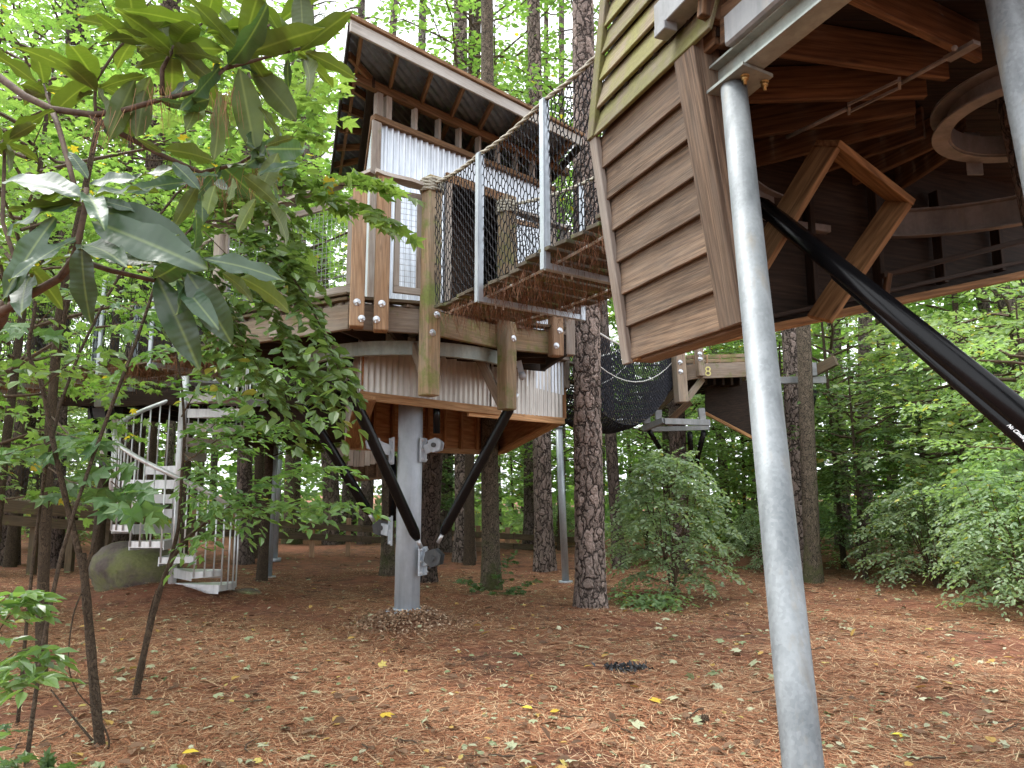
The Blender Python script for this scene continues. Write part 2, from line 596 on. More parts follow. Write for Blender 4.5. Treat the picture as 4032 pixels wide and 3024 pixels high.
def bark(name, plate_lo, plate_hi, crack, vs, zs, disp=.02, moss=0.0, crackw=.09):
    s = NM(name)
    s.coords()
    w = s.n('ShaderNodeVectorMath', operation='ADD')
    s.set(w, 0, s.base)
    nz = s.n('ShaderNodeTexNoise', {'Vector': s.base, 'Scale': 7.0, 'Detail': 5.0})
    sc = s.n('ShaderNodeVectorMath', operation='SCALE')
    s.set(sc, 0, nz.outputs[1]); sc.inputs['Scale'].default_value = .22
    s.nt.links.new(sc.outputs[0], w.inputs[1])
    mp = s.mapping(w.outputs[0], (vs, vs, zs))
    de = s.vor(mp, 1.0, 'DISTANCE_TO_EDGE')
    cc = s.vor(mp, 1.0, 'F1', 'Color')
    bw = s.n('ShaderNodeRGBToBW', {'Color': cc}).outputs[0]
    fine = s.noise(s.mapping(s.base, (30, 30, 12)), 1.6, 6, .65)
    col = s.mix(s.math('ADD', s.math('MULTIPLY', bw, .6), s.math('MULTIPLY', fine, .45), True), plate_lo, plate_hi)
    col = s.mix(s.math('MULTIPLY', s.ramp(cc, [(.55, 0.0), (.75, .5)]), .6), col, tuple(min(1, c * k) for c, k in zip(plate_hi, (1.2, 1.12, 1.1))))
    mp2 = s.mapping(w.outputs[0], (vs * 2.3, vs * 2.3, zs * 3.2))
    de2 = s.vor(mp2, 1.0, 'DISTANCE_TO_EDGE')
    col = s.mix(s.math('MULTIPLY', s.ramp(de2, [(.01, 1.0), (.10, 0.0)]), .55), col, tuple(c * 1.6 for c in crack))
    h = s.math('ADD', s.math('MULTIPLY', s.ramp(de, [(0.0, 0.0), (crackw, .7), (.3, 1.0)]), .8), s.math('MULTIPLY', s.ramp(de2, [(0.0, 0.0), (.15, 1.0)]), .2))
    col = s.mix(s.ramp(de, [(.02, 1.0), (crackw, 0.0)]), col, crack)
    if moss > 0:
        mn = s.noise(s.base, 3.0, 6, .65)
        geo = s.n('ShaderNodeSeparateXYZ', {'Vector': s.n('ShaderNodeTexCoord').outputs['Object']})
        low = s.n('ShaderNodeMapRange', {'Value': geo.outputs[2], 'From Min': 2.6, 'From Max': 0.0, 'To Min': 0.0, 'To Max': .32}).outputs[0]
        mf = s.ramp(s.math('ADD', mn, low), [(.72, 0.0), (.95, moss)])
        col = s.mix(mf, col, (.085, .10, .035))
    b = s.bsdf(col, .92, 0, .2, s.math('ADD', h, s.math('MULTIPLY', fine, .5)), .7, .02)
    if disp:
        dn = s.n('ShaderNodeDisplacement', {'Height': s.math('ADD', h, s.math('MULTIPLY', fine, .25)), 'Midlevel': .8, 'Scale': disp})
        s.nt.links.new(dn.outputs[0], s.out.inputs['Displacement'])
        s.m.displacement_method = 'BOTH'
    return s.done(b)

M['bark_pine'] = bark('pine_bark_plates', (.12, .09, .077), (.34, .275, .24), (.035, .027, .023), 10, 3.4, .024, crackw=.11)
M['bark_pine_far'] = bark('far_pine_bark', (.085, .066, .056), (.21, .168, .145), (.038, .03, .026), 10, 3.2, 0, crackw=.12)
M['bark_dark'] = bark('dark_furrowed_bark', (.065, .05, .042), (.165, .125, .105), (.022, .017, .014), 14, 4.0, .012)
M['bark_moss'] = bark('mossy_bark', (.085, .068, .05), (.19, .155, .115), (.03, .025, .018), 26, 8.0, 0, moss=.9)
M['bark_smooth'] = bark('thin_smooth_bark', (.052, .038, .026), (.12, .09, .062), (.03, .022, .015), 60, 14, 0, crackw=.05)
M['twig'] = plain('brown_twig', (.045, .03, .02), (.12, .085, .055), .85, .25, 30)
M['twig_red'] = plain('reddish_twig', (.05, .033, .023), (.13, .088, .06), .75, .3, 40)

def leaf(name, c0, c1, yellow=None, yamt=.03, trans=.42, rough=.42, spec=.45, tcol=None):
    s = NM(name)
    g = s.n('ShaderNodeNewGeometry')
    ri = g.outputs['Random Per Island']
    oi = s.n('ShaderNodeObjectInfo').outputs['Random']
    col = s.mix(ri, c0, c1)
    if yellow:
        k = s.math('FRACT', s.math('MULTIPLY', ri, 17.31))
        col = s.mix(s.math('LESS_THAN', k, yamt), col, yellow)
    hv = s.n('ShaderNodeHueSaturation', {'Value': s.math('ADD', s.math('MULTIPLY', oi, .5), .78), 'Hue': s.math('ADD', s.math('MULTIPLY', oi, .025), .4875), 'Color': col})
    col = hv.outputs[0]
    b = s.n('ShaderNodeBsdfPrincipled', {'Base Color': col, 'Roughness': rough})
    s.set(b, 'Specular IOR Level', spec)
    tr = s.n('ShaderNodeBsdfTranslucent')
    tk = tcol or (1.45, 1.5, .72)
    s.set(tr, 'Color', s.mix(1.0, col, tk, 'MULTIPLY'))
    mx = s.n('ShaderNodeMixShader', {'Fac': trans})
    s.nt.links.new(b.outputs[0], mx.inputs[1]); s.nt.links.new(tr.outputs[0], mx.inputs[2])
    return s.done(mx)

M['leaf_bright'] = leaf('bright_green_leaf', (.11, .205, .06), (.225, .345, .115), (.5, .4, .05), .012, .56)
M['leaf_mid'] = leaf('mid_green_leaf', (.125, .215, .095), (.25, .365, .165), (.42, .36, .06), .012, .54, .36, .55)
M['leaf_shrub'] = leaf('grey_green_shrub_leaf', (.18, .28, .165), (.35, .465, .295), (.4, .38, .08), .012, .5, .32, .6)
M['leaf_dark'] = leaf('dark_green_leaf', (.045, .095, .03), (.11, .18, .06), None, 0, .35)
M['leaf_pale'] = leaf('pale_green_leaf', (.175, .27, .12), (.32, .44, .21), (.45, .42, .1), .04, .5, .34, .6)
M['leaf_maple'] = leaf('maple_leaf', (.06, .13, .05), (.13, .22, .085), (.4, .36, .06), .005, .42, .38)
M['leaf_spray'] = leaf('pointed_green_leaf', (.075, .15, .04), (.16, .26, .085), (.36, .36, .07), .006, .42, .3, .6)
M['pine_needle'] = leaf('pine_needle_tuft', (.03, .065, .015), (.07, .12, .03), None, 0, .25)
M['ground_leaf_green'] = leaf('fallen_green_leaf', (.19, .24, .11), (.50, .50, .34), (.5, .41, .12), .06, .12, .6, .25, (1, 1, .6))
M['ground_leaf_brown'] = leaf('fallen_brown_leaf', (.10, .06, .035), (.28, .17, .10), (.45, .30, .09), .12, .1, .7, .2, (1, .9, .6))
M['leaf_yellow'] = leaf('fallen_yellow_leaf', (.58, .42, .04), (.68, .52, .07), None, 0, .12, .6, .2, (1, 1, .6))
M['straw'] = leaf('dead_pine_needle', (.10, .04, .021), (.50, .225, .12), (.62, .44, .27), .18, .05, .7, .25, (1, 1, 1))
M['straw_hang'] = leaf('hanging_pine_straw', (.12, .055, .03), (.34, .19, .11), None, 0, .05, .8, .2, (1, 1, 1))
M['chips'] = leaf('pale_wood_chip', (.13, .07, .042), (.38, .24, .15), (.52, .4, .28), .15, .0, .9, .15, (1, 1, 1))

def magnolia_leaf():
    s = NM('magnolia_leaf')
    tc = s.n('ShaderNodeTexCoord')
    oi = s.n('ShaderNodeObjectInfo')
    sx = s.n('ShaderNodeSeparateXYZ', {'Vector': tc.outputs['Object']})
    n = s.noise(tc.outputs['Object'], 26, 5, .6)
    top = s.mix(n, (.025, .058, .03), (.055, .105, .05))
    vein = s.ramp(s.math('ABSOLUTE', sx.outputs[1]), [(.0, 1.0), (.0022, 0.0)])
    top = s.mix(s.math('MULTIPLY', vein, .6), top, (.22, .29, .11))
    und = s.mix(n, (.06, .095, .02), (.115, .155, .036))
    und = s.mix(s.math('MULTIPLY', vein, .5), und, (.26, .31, .10))
    g = s.n('ShaderNodeNewGeometry')
    col = s.mix(g.outputs['Backfacing'], top, und)
    hv = s.n('ShaderNodeHueSaturation', {'Value': s.math('ADD', s.math('MULTIPLY', oi.outputs['Random'], .5), .75), 'Color': col}).outputs[0]
    wv = s.n('ShaderNodeTexWave', {'Vector': tc.outputs['Object'], 'Scale': 22.0, 'Distortion': 3.0, 'Detail': 2.0}).outputs[1]
    rg = s.mix(g.outputs['Backfacing'], (.4, .4, .4), (.6, .6, .6))
    b = s.n('ShaderNodeBsdfPrincipled', {'Base Color': hv, 'Roughness': rg})
    s.set(b, 'Specular IOR Level', .75)
    nb = s.n('ShaderNodeBump', {'Height': s.math('ADD', s.math('MULTIPLY', wv, .5), n), 'Strength': .18, 'Distance': .004})
    s.nt.links.new(nb.outputs[0], b.inputs['Normal'])
    tr = s.n('ShaderNodeBsdfTranslucent')
    s.set(tr, 'Color', s.mix(1.0, hv, (1.7, 1.9, .6), 'MULTIPLY'))
    mx = s.n('ShaderNodeMixShader', {'Fac': .26})
    s.nt.links.new(b.outputs[0], mx.inputs[1]); s.nt.links.new(tr.outputs[0], mx.inputs[2])
    return s.done(mx)
M['magnolia'] = magnolia_leaf()

def ground_mat():
    s = NM('pine_straw_floor')
    tc = s.n('ShaderNodeTexCoord').outputs['Object']
    big = s.noise(tc, .55, 5, .6)
    mid = s.noise(tc, 3.2, 6, .65)
    a = s.noise(s.mapping(tc, (6, 70, 20)), 1.5, 4, .6, 1.5)
    b_ = s.noise(s.mapping(tc, (70, 9, 20)), 1.5, 4, .6, 1.5)
    stk = s.math('MAXIMUM', a, b_)
    col = s.ramp(stk, [(.38, (.06, .033, .024)), (.52, (.20, .09, .052)), (.66, (.42, .205, .12)), (.8, (.54, .35, .22))])
    col = s.mix(s.ramp(mid, [(.38, .85), (.54, 0.0)]), col, (.045, .031, .024))
    col = s.mix(s.math('MULTIPLY', s.ramp(big, [(.42, 0.0), (.62, 1.0)]), .55), col, (.30, .115, .07))
    fine = s.noise(tc, 60, 4, .7)
    bp = s.math('ADD', s.math('MULTIPLY', stk, 1.0), s.math('MULTIPLY', fine, .6))
    return s.done(s.bsdf(col, .92, 0, .2, bp, .8, .03))
M['ground'] = ground_mat()

def rock_mat():
    s = NM('mossy_rock')
    tc = s.n('ShaderNodeTexCoord').outputs['Object']
    n = s.noise(tc, 2.5, 7, .65)
    f = s.noise(tc, 22, 5, .6)
    col = s.ramp(n, [(.3, (.085, .065, .06)), (.7, (.21, .18, .16))])
    col = s.mix(.5, col, s.ramp(f, [(.3, .5), (.7, 1.0)]), 'MULTIPLY')
    m = s.noise(tc, 1.5, 5, .6)
    col = s.mix(s.ramp(m, [(.44, 0.0), (.6, .8)]), col, s.mix(f, (.10, .12, .04), (.25, .27, .10)))
    return s.done(s.bsdf(col, .9, 0, .25, s.math('ADD', n, s.math('MULTIPLY', f, .35)), .8, .04))
M['rock'] = rock_mat()

# ---------------------------------------------------------------- ground
def gz(x, y):
    z = .035 * math.sin(x * .9 + 1.3) * math.sin(y * .7) + .02 * math.sin(x * 2.3 + y * 1.7)
    z += .26 * math.exp(-(((x + 5.1) / 1.25) ** 2 + ((y - 12.2) / .95) ** 2))          # straw heaped at the stair foot
    z += .07 * math.exp(-(((x + 1.29) / .6) ** 2 + ((y - 9.73) / .6) ** 2))
    if y > 22:
        z += .012 * (y - 22)
    return z

def build_ground():
    xs = np.concatenate([np.linspace(-160, -22, 14), np.linspace(-20, 20, 161), np.linspace(22, 160, 14)])
    ys = np.concatenate([np.linspace(-60, -2, 10), np.linspace(0, 24, 121), np.linspace(26, 220, 24)])
    V = np.array([(x, y, gz(x, y)) for y in ys for x in xs])
    nx = len(xs)
    F = [(j * nx + i, j * nx + i + 1, (j + 1) * nx + i + 1, (j + 1) * nx + i) for j in range(len(ys) - 1) for i in range(nx - 1)]
    o = link('ground', mesh_np('ground', V, F, M['ground'], smooth=True))
    tag(o, 'forest floor covered in reddish brown pine straw', None, None, 'structure')
build_ground()

# ---------------------------------------------------------------- the treehouse on the grey column
CT = thing('treehouse', 'treehouse with corrugated metal cabin and shed roof on one thick grey steel column', 'treehouse', (-1.29, 9.73, 0))

def build_central():
    T = CT
    cx, cyy = -1.29, 9.73
    # --- column and foot
    col = tube('column', [(cx, cyy, -.1), (cx, cyy, 3.3)], .155, M['steel_grey'], T, 40)
    tube('column_collar', [(cx, cyy, .195), (cx, cyy, .215)], .172, M['steel_grey'], col, 32)
    tube('base_plate', [(cx, cyy, .04), (cx, cyy, .105)], .26, M['steel_grey'], col, 32)
    for k in range(10):
        a = 2 * math.pi * k / 10 + .2
        bolt('anchor_bolt', (cx + .225 * math.cos(a), cyy + .225 * math.sin(a), .105), (0, 0, 1), .026, M['bolt'], col, .06)
        board('gusset', (cx + .16 * math.cos(a + .3), cyy + .16 * math.sin(a + .3), .16), (cx + .27 * math.cos(a + .3), cyy + .27 * math.sin(a + .3), .16), .07, .012, M['steel_grey'], col)
    # --- struts
    def strut(a, b, r, both=True, print_=None):
        d = (Vector(b) - Vector(a)).normalized()
        a2, b2 = Vector(a) + d * .12, Vector(b) - d * .12
        s = tube('strut', [a2, a2 + d * .04, a2 + d * .10, b2 - d * .10, b2 - d * .04, b2], [r * .55, r * .8, r, r, r * .8, r * .55], M['black'], T, 20)
        tube('threaded_end', [a, a2], r * .38, M['bolt'], s, 12)
        tube('threaded_end', [b2, b], r * .38, M['bolt'], s, 12)
        return s
    strut((-1.1, 9.5, 0.953), (-1.922, 8.55, 2.963), .066)
    s2 = strut((-0.894, 9.45, 1.017), (0.065, 8.95, 2.764), .062)
    strut((-1.769, 10.0, 1.253), (-2.651, 9.35, 2.842), .066)
    tube('hydraulic_cylinder', [(-1.551, 10.0, 2.088), (-1.532, 10.0, 1.259)], .052, M['black'], T, 18)
    tube('hydraulic_cylinder', [(-0.954, 9.7, 2.358), (-0.962, 9.7, 2.866)], .045, M['black'], T, 18)
    # white lettering along the right-hand strut
    txt('no_climbing_print', 'No Climbing', (-0.801, 9.38, 1.195), (-0.645, 9.33, 1.481), .05, s2, (0, -1, .2))
    # --- brackets bolted to the column
    def bracket(name, plate_c, n, w, h, arm_to, sheave_r, mat2, par=T):
        pc, n = Vector(plate_c), Vector(n).normalized()
        side = n.cross(Vector((0, 0, 1))).normalized()
        b = MB()
        b.box(pc - n * .012, pc + n * .012, h, w, (0, 0, 1))
        b.box(pc + n * .012, pc + n * .045, h * .92, w * .2, (0, 0, 1))
        br = b.build(name, M['steel_grey'], par)
        for sz in (-.4, 0, .4):
            for sy in (-.36, .36):
                bolt('bracket_bolt', pc + n * .012 + side * (w * sy) + Vector((0, 0, h * sz)), n, .022, M['bolt'], br, .03)
        at = Vector(arm_to)
        board('bracket_arm', pc + n * .02, at, h * .38, w * .45, M['steel_grey'], br)
        ax = (side + Vector((0, -.3, 0))).normalized()
        hexp = []
        for k in range(6):
            a = 2 * math.pi * k / 6 + .35
            hexp.append(at + n * (sheave_r * math.cos(a)) + Vector((0, 0, sheave_r * .95 * math.sin(a))))
        for off in (-.06, .045):
            q = MB(); q.prism([p + side * off for p in hexp], side * .016)
            q.build('clevis_plate', mat2, br)
        tube('clevis_pin', [at - side * .085, at + side * .085], sheave_r * .3, M['steel_dark'], br, 16)
        return br
    bracket('lower_bracket', (-1.095, 9.63, 0.784), (.93, -.36, 0), .2, .34, (-0.941, 9.5, 0.833), .12, M['steel_dark'])
    bracket('side_bracket', (-1.502, 9.75, 1.147), (-1, -.15, 0), .17, .36, (-1.659, 9.85, 1.177), .11, M['steel_dark'])
    bracket('upper_bracket', (-1.506, 9.7, 2.136), (-1, -.3, 0), .17, .34, (-1.749, 9.68, 2.228), .10, M['steel_grey'])
    bracket('upper_bracket', (-1.118, 9.68, 2.146), (1, -.3, 0), .17, .30, (-0.962, 9.68, 2.205), .10, M['steel_grey'])
    # --- ring beam
    ring_sector('ring_beam', (-1.28, 9.7), 1.32, R(140), R(385), 3.125, 3.28, .012, M['steel_green'], T, 72)
    for (p, q) in (((-2.075, 8.7, 3.053), (-1.988, 8.75, 3.159)), ((0.126, 9.4, 3.045), (0.081, 9.4, 3.232))):
        b = MB(); b.box(p, q, .07, .05); b.tube([vadd(p, (0, -.06, 0)), vadd(p, (0, .06, 0))], .045, 14)
        b.build('ring_lug', M['steel_grey'], T)
    # --- deck: slab of boards on joists, rim boards, hung posts
    A, B_, C, D, E_, F_ = (-3.55, 8.95), (-1.69, 7.83), (-.90, 8.08), (-.10, 8.93), (.65, 9.30), (.42, 10.5)
    Gp, Hp, Ip = (-3.85, 10.0), (-3.6, 12.2), (-.6, 13.2)
    poly = [A, B_, C, D, E_, F_, (1.0, 11.6), Ip, Hp, Gp]
    cdir = Vector((.702, .714))
    for k in range(-20, 44):                                     # deck planks, laid along the cabin front
        off = k * .145
        base = Vector((-1.29, 9.73)) + Vector((-.714, .702)) * off
        ts = []
        for i in range(len(poly)):
            p, q = Vector(poly[i]), Vector(poly[(i + 1) % len(poly)])
            e = q - p
            den = cdir.x * e.y - cdir.y * e.x
            if abs(den) < 1e-6: continue
            w = p - base
            t = (w.x * e.y - w.y * e.x) / den
            s = (w.x * cdir.y - w.y * cdir.x) / den
            if 0 <= s <= 1: ts.append(t)
        if len(ts) >= 2:
            t0, t1 = min(ts), max(ts)
            if t1 - t0 > .2:
                p0, p1 = base + cdir * t0, base + cdir * t1
                board('deck_plank', (p0.x, p0.y, 3.575), (p1.x, p1.y, 3.575), .034, .138, M['wood_grey'], T)
    for k in range(16):                                          # radial joists over the ring
        a = R(150 + k * 17)
        p0 = (cx + .4 * math.cos(a), cyy + .4 * math.sin(a), 3.42)
        rr = 9.0
        for i in range(len(poly)):
            p_, q_ = Vector(poly[i]), Vector(poly[(i + 1) % len(poly)])
            e_ = q_ - p_; w_ = p_ - Vector((cx, cyy)); dn_ = math.cos(a) * e_.y - math.sin(a) * e_.x
            if abs(dn_) < 1e-6: continue
            t_ = (w_.x * e_.y - w_.y * e_.x) / dn_; s_ = (w_.x * math.sin(a) - w_.y * math.cos(a)) / dn_
            if t_ > 0 and 0 <= s_ <= 1: rr = min(rr, t_)
        rr -= .06
        p1 = (cx + rr * math.cos(a), cyy + rr * math.sin(a), 3.42)
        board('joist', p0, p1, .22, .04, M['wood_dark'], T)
    def rim(p, q, mat, z=3.42, h=.27, t=.06):
        p, q = Vector((*p, 0)), Vector((*q, 0))
        return board('rim_joist', (p.x, p.y, z), (q.x, q.y, z), h, t, mat, T, ch=.006)
    rim(A, B_, M['wood_rim']); rim((-1.655, 7.84), (-.93, 8.07), M['wood_rim']); rim((-.87, 8.11), (-.13, 8.90), M['wood_moss'])
    rim((-.07, 8.945), (.62, 9.285), M['wood_moss']); rim((.655, 9.33), (.42, 10.5), M['wood_dark']); rim((-3.57, 8.98), Gp, M['wood_rim'])
    for (p, q) in ((A, B_), ((-1.66, 7.81), (-.92, 8.045)), ((-.87, 8.08), (-.12, 8.885)), ((-.06, 8.91), (.64, 9.26))):     # edge board on top of the rim
        board('deck_edge', (*p, 3.61), (*q, 3.61), .035, .13, M['wood_rail'], T)
    # --- posts
    def post(u0, z0, z1, w, xy, yaw, mat, bolts):
        p = board('post', (*xy, z0), (*xy, z1), w, w, mat, T, (math.cos(yaw), math.sin(yaw), 0), ch=.012)
        f = Vector((math.sin(yaw), -math.cos(yaw), 0))
        if f.y > 0: f = -f
        for (dx, z) in bolts:
            s = Vector((f.y, -f.x, 0))
            bolt('carriage_bolt', (xy[0] + f.x * w / 2 - s.x * dx, xy[1] + f.y * w / 2 - s.y * dx, z), f, .038, M['bolt'], p, .016)
        return p
    post(0, 3.28, 4.88, .15, (-1.60, 7.72), R(12), M['wood_tan'], [(.0, 3.53), (.05, 3.36)])
    post(0, 3.25, 4.93, .15, (-1.36, 7.78), R(14), M['wood_tan'], [(.0, 3.53), (-.05, 3.36)])
    pc = post(0, 2.60, 5.0, .17, (-.87, 7.95), R(40), M['wood_moss'], [(0.03, 3.46), (-.02, 3.26)])
    pd = post(0, 2.55, 5.12, .17, (-.06, 8.78), R(42), M['wood_moss'], [(.03, 3.38)])
    post(0, 3.24, 4.6, .15, (.53, 9.15), R(24), M['wood_tan'], [(.02, 3.55), (-.03, 3.36)])
    post(0, 3.3, 4.9, .14, (.70, 9.42), R(24), M['wood_grey'], [])
    post(0, 3.3, 4.75, .13, (-2.62, 8.38), R(-30), M['wood_grey'], [])
    post(0, 3.3, 4.75, .13, (-3.5, 8.9), R(-30), M['wood_grey'], [])
    # knee braces behind the two long posts
    board('knee_brace', (-.90, 8.02, 2.72), (-1.10, 8.42, 3.22), .12, .04, M['wood_rim'], T)
    board('knee_brace', (-.12, 8.80, 2.62), (-.40, 9.02, 3.22), .12, .04, M['wood_rim'], T)
    # --- railing: framed wire panels and live-edge top rail
    def rail_panel(a, b, z0, z1, st=.07, mat='wood_grey'):
        a, b = Vector((*a, 0)), Vector((*b, 0))
        d = (b - a).normalized()
        L = (b - a).length
        fr = board('rail_panel', (a.x, a.y, z1), (b.x, b.y, z1), st, .04, M[mat], T)
        board('panel_rail', (a.x, a.y, z0), (b.x, b.y, z0), st * 1.2, .045, M[mat], fr)
        for q in (a + d * st / 2, b - d * st / 2):
            board('panel_stile', (q.x, q.y, z0 + st * .62), (q.x, q.y, z1 - st * .52), st, .04, M[mat], fr, (d.x, d.y, 0))
        wire_panel('wire_mesh', a + d * st, b - d * st, z0 + st / 2, z1 - st / 2, .06, .0025, M['wire'], fr)
        return fr
    rail_panel((-1.25, 7.84), (-.97, 7.97), 3.72, 4.78, .06)
    rail_panel((-2.56, 8.36), (-1.68, 7.82), 3.72, 4.70)
    rail_panel((-3.45, 8.88), (-2.68, 8.43), 3.72, 4.70)
    rail_panel((.0, 8.86), (.46, 9.12), 3.74, 4.85, .06, 'wood_tan')
    board('floor_batten', (-3.4, 8.83, 3.66), (-1.7, 7.80, 3.66), .03, .1, M['wood_rail'], T)
    # top rail: wavy-edged slabs
    def live_rail(pts, wid):
        V, F = [], []
        n = len(pts)
        for i, p in enumerate(pts):
            d = Vector(pts[min(i + 1, n - 1)]) - Vector(pts[max(i - 1, 0)])
            s = Vector((-d.y, d.x, 0)).normalized()
            w = wid * rnd.uniform(.7, 1.25)
            for (k, z) in ((-1, 0), (-.8, .045), (.8, .045), (1, 0)):
                V.append(Vector(p) + s * (k * w / 2) + Vector((0, 0, z)))
        for i in range(n - 1):
            for j in range(4):
                j2 = (j + 1) % 4
                F.append((i * 4 + j, i * 4 + j2, (i + 1) * 4 + j2, (i + 1) * 4 + j))
        F.append((0, 3, 2, 1)); F.append(tuple((n - 1) * 4 + j for j in range(4)))
        b = MB(); b.add(V, F); return b.build('top_rail', M['wood_grey'], T)
    live_rail([lerp((-3.6, 8.95, 4.80), (-1.45, 7.70, 4.93), i / 12) for i in range(13)], .17)
    live_rail([lerp((-1.45, 7.70, 4.93), (-.92, 7.93, 4.86), i / 6) for i in range(7)], .15)
    live_rail([lerp((-.02, 8.82, 4.95), (.72, 9.35, 4.9), i / 6) for i in range(7)], .14)
    # --- hull below the deck
    FL, FR, BR, BL = (-1.761, 8.75, 2.71), (.746, 11.3, 2.704), (-.211, 13.5, 2.333), (-2.565, 11.8, 2.327)
    mid = lerp(FL, FR, .60)
    corrugated('skirt_panel', FL, mid, 2.75, 2.75, 3.5, 3.5, M['corr_low'], T)
    m2 = lerp(FL, FR, .585)
    corrugated('skirt_panel', (m2[0] + .012, m2[1] - .012), (FR[0], FR[1]), 2.70, 2.71, 3.5, 3.5, M['corr_low'], T)
    corrugated('skirt_panel', BL, (FL[0] - .015, FL[1] + .02), 2.36, 2.74, 3.5, 3.5, M['corr_low'], T, amp=.006)
    corrugated('skirt_panel', FR, BR, 2.74, 2.36, 3.5, 3.5, M['corr_low'], T)
    # plywood back wall with studs seen through the open bottom
    zt = 3.45
    def wall_quad(name, a, b, mat, off=(0, 0), t=.02):
        d = Vector((b[0] - a[0], b[1] - a[1], 0)).normalized()
        nr = Vector((-d.y, d.x, 0)) * t
        pts = [(a[0] + off[0], a[1] + off[1], a[2]), (b[0] + off[0], b[1] + off[1], b[2]), (b[0] + off[0], b[1] + off[1], zt), (a[0] + off[0], a[1] + off[1], zt)]
        o = MB(); o.prism(pts, nr)
        m = frame(pts[0], pts[1])
        mi = m.inverted()
        o.v = [tuple(mi @ Vector(v)) for v in o.v]
        return o.build(name, mat, T, m)
    wall_quad('plywood_wall', BL, BR, M['plywood'])
    wall_quad('plywood_wall', BR, FR, M['plywood'], (-.03, -.01))
    wall_quad('plywood_wall', FL, BL, M['plywood'], (.05, .0))
    dB = Vector((BR[0] - BL[0], BR[1] - BL[1], 0)).normalized()
    nB = Vector((dB.y, -dB.x, 0))
    for k in range(9):
        p = Vector(lerp(BL, BR, (k + .4) / 9)) + nB * .05
        board('stud', (p.x, p.y, 2.36), (p.x, p.y, 3.44), .04, .09, M['plywood'], T, (dB.x, dB.y, 0))
    dR = Vector((FR[0] - BR[0], FR[1] - BR[1], 0)).normalized()
    nR = Vector((-dR.y, dR.x, 0))
    for k in range(7):
        p = Vector(lerp(BR, FR, (k + .5) / 7)) + nR * .1
        board('stud', (p.x, p.y, lerp(BR, FR, (k + .5) / 7)[2] + .05), (p.x, p.y, 3.44), .04, .09, M['plywood'], T, (dR.x, dR.y, 0))
    # bottom frame
    nF = Vector((.714, -.702, 0)) * .03
    board('bottom_plate', vadd(FL, nF), vadd(lerp(FL, FR, .63), nF), .105, .045, M['wood_fresh'], T)
    board('bottom_plate', vadd(lerp(FL, FR, .48), (-.02, .02, -.055)), vadd(FR, (.02, .02, -.03)), .095, .045, M['wood_fresh'], T)
    board('bottom_plate', vadd(FL, (.08, .02, -.02)), vadd(BL, (.1, 0, 0)), .045, .24, M['wood_fresh'], T)
    board('bottom_plate', vadd(FR, (-.05, .0, -.045)), vadd(BR, (-.0, 0, 0)), .05, .16, M['wood_fresh'], T)
    board('bottom_plate', vadd(BL, (0, -.02, .0)), vadd(BR, (0, -.02, .0)), .09, .05, M['wood_fresh'], T)
    # upper blue-white panel on the far right of the hull, with its trim
    corrugated('wall_panel', (0.203, 10.75, 3.26)[:2], (0.774, 11.32, 3.351)[:2], 3.12, 3.06, 3.62, 3.62, M['corr'], T, .07, .009)
    board('corner_trim', (0.809, 11.35, 3.174), (0.812, 11.35, 4.149), .11, .04, M['wood_grey'], T, (.7, .7, 0))
    # --- cabin
    W0, W1 = Vector((-1.715, 8.985, 0)), Vector((.634, 11.24, 0))
    wd = W1 - W0
    Lw = wd.length
    wd = wd / Lw
    wn_ = Vector((wd.y, -wd.x, 0))
    def w(s, z, off=0.0):
        p = W0 + wd * (Lw * s) + wn_ * off
        return (p.x, p.y, z)
    zt_, zb_ = 6.20, 3.6
    corrugated('wall', w(0.02, 0), w(.36, 0), zb_, zb_, zt_, zt_, M['corr'], T, .092, .020)
    corrugated('wall', w(.36, 0), w(.68, 0), 5.83, 5.83, zt_, zt_, M['corr'], T, .092, .020)
    corrugated('wall', w(.68, 0), w(.99, 0), zb_, zb_, zt_, zt_, M['corr'], T, .092, .020)
    board('wall_plate', w(-.01, 6.225, .02), w(1.0, 6.225, .02), .075, .09, M['wood_soffit'], T)
    board('corner_trim', w(0.005, 3.6, .03), w(0.005, 6.185, .03), .13, .03, M['wood_grey'], T, tuple(wd))
    board('corner_trim', w(.99, 3.6, .03), w(.99, 6.185, .03), .12, .03, M['wood_grey'], T, tuple(wd))
    board('door_header', w(.345, 5.79, .035), w(.70, 5.79, .035), .13, .04, M['wood_soffit'], T)
    board('door_jamb', w(.362, 3.62, .03), w(.362, 5.72, .03), .09, .04, M['wood_grey'], T, tuple(wd))
    board('door_jamb', w(.68, 3.62, .03), w(.68, 5.72, .03), .09, .04, M['wood_grey'], T, tuple(wd))
    # other cabin walls
    WB, WR = (-2.45, 12.0), (-.25, 13.3)
    corrugated('wall', WB, (W0.x - .01, W0.y + .02), zb_, zb_, zt_, zt_, M['corr'], T, .092, .020)
    corrugated('wall', WR, WB, zb_, zb_, zt_, zt_, M['corr'], T, .092, .020)
    corrugated('wall', (W1.x, W1.y), WR, zb_, zb_, zt_, zt_, M['corr'], T, .092, .020)
    for (a, b) in ((WB, (W0.x, W0.y)), (WR, WB), ((W1.x, W1.y), WR)):
        board('wall_plate', (*a, 6.225), (*b, 6.225), .075, .09, M['wood_soffit'], T)
    # boarded partition just inside the door
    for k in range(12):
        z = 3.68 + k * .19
        board('partition_board', w(.30, z, -.95), w(.80, z, -.95), .182, .02, M['wood_inside'], T)
    prism('loft_ceiling', [w(.02, 6.10, -.03), w(.98, 6.10, -.03), (WR[0], WR[1] - .1, 6.10), (WB[0] + .1, WB[1] - .1, 6.10)], (0, 0, .02), M['wood_inside'], T)
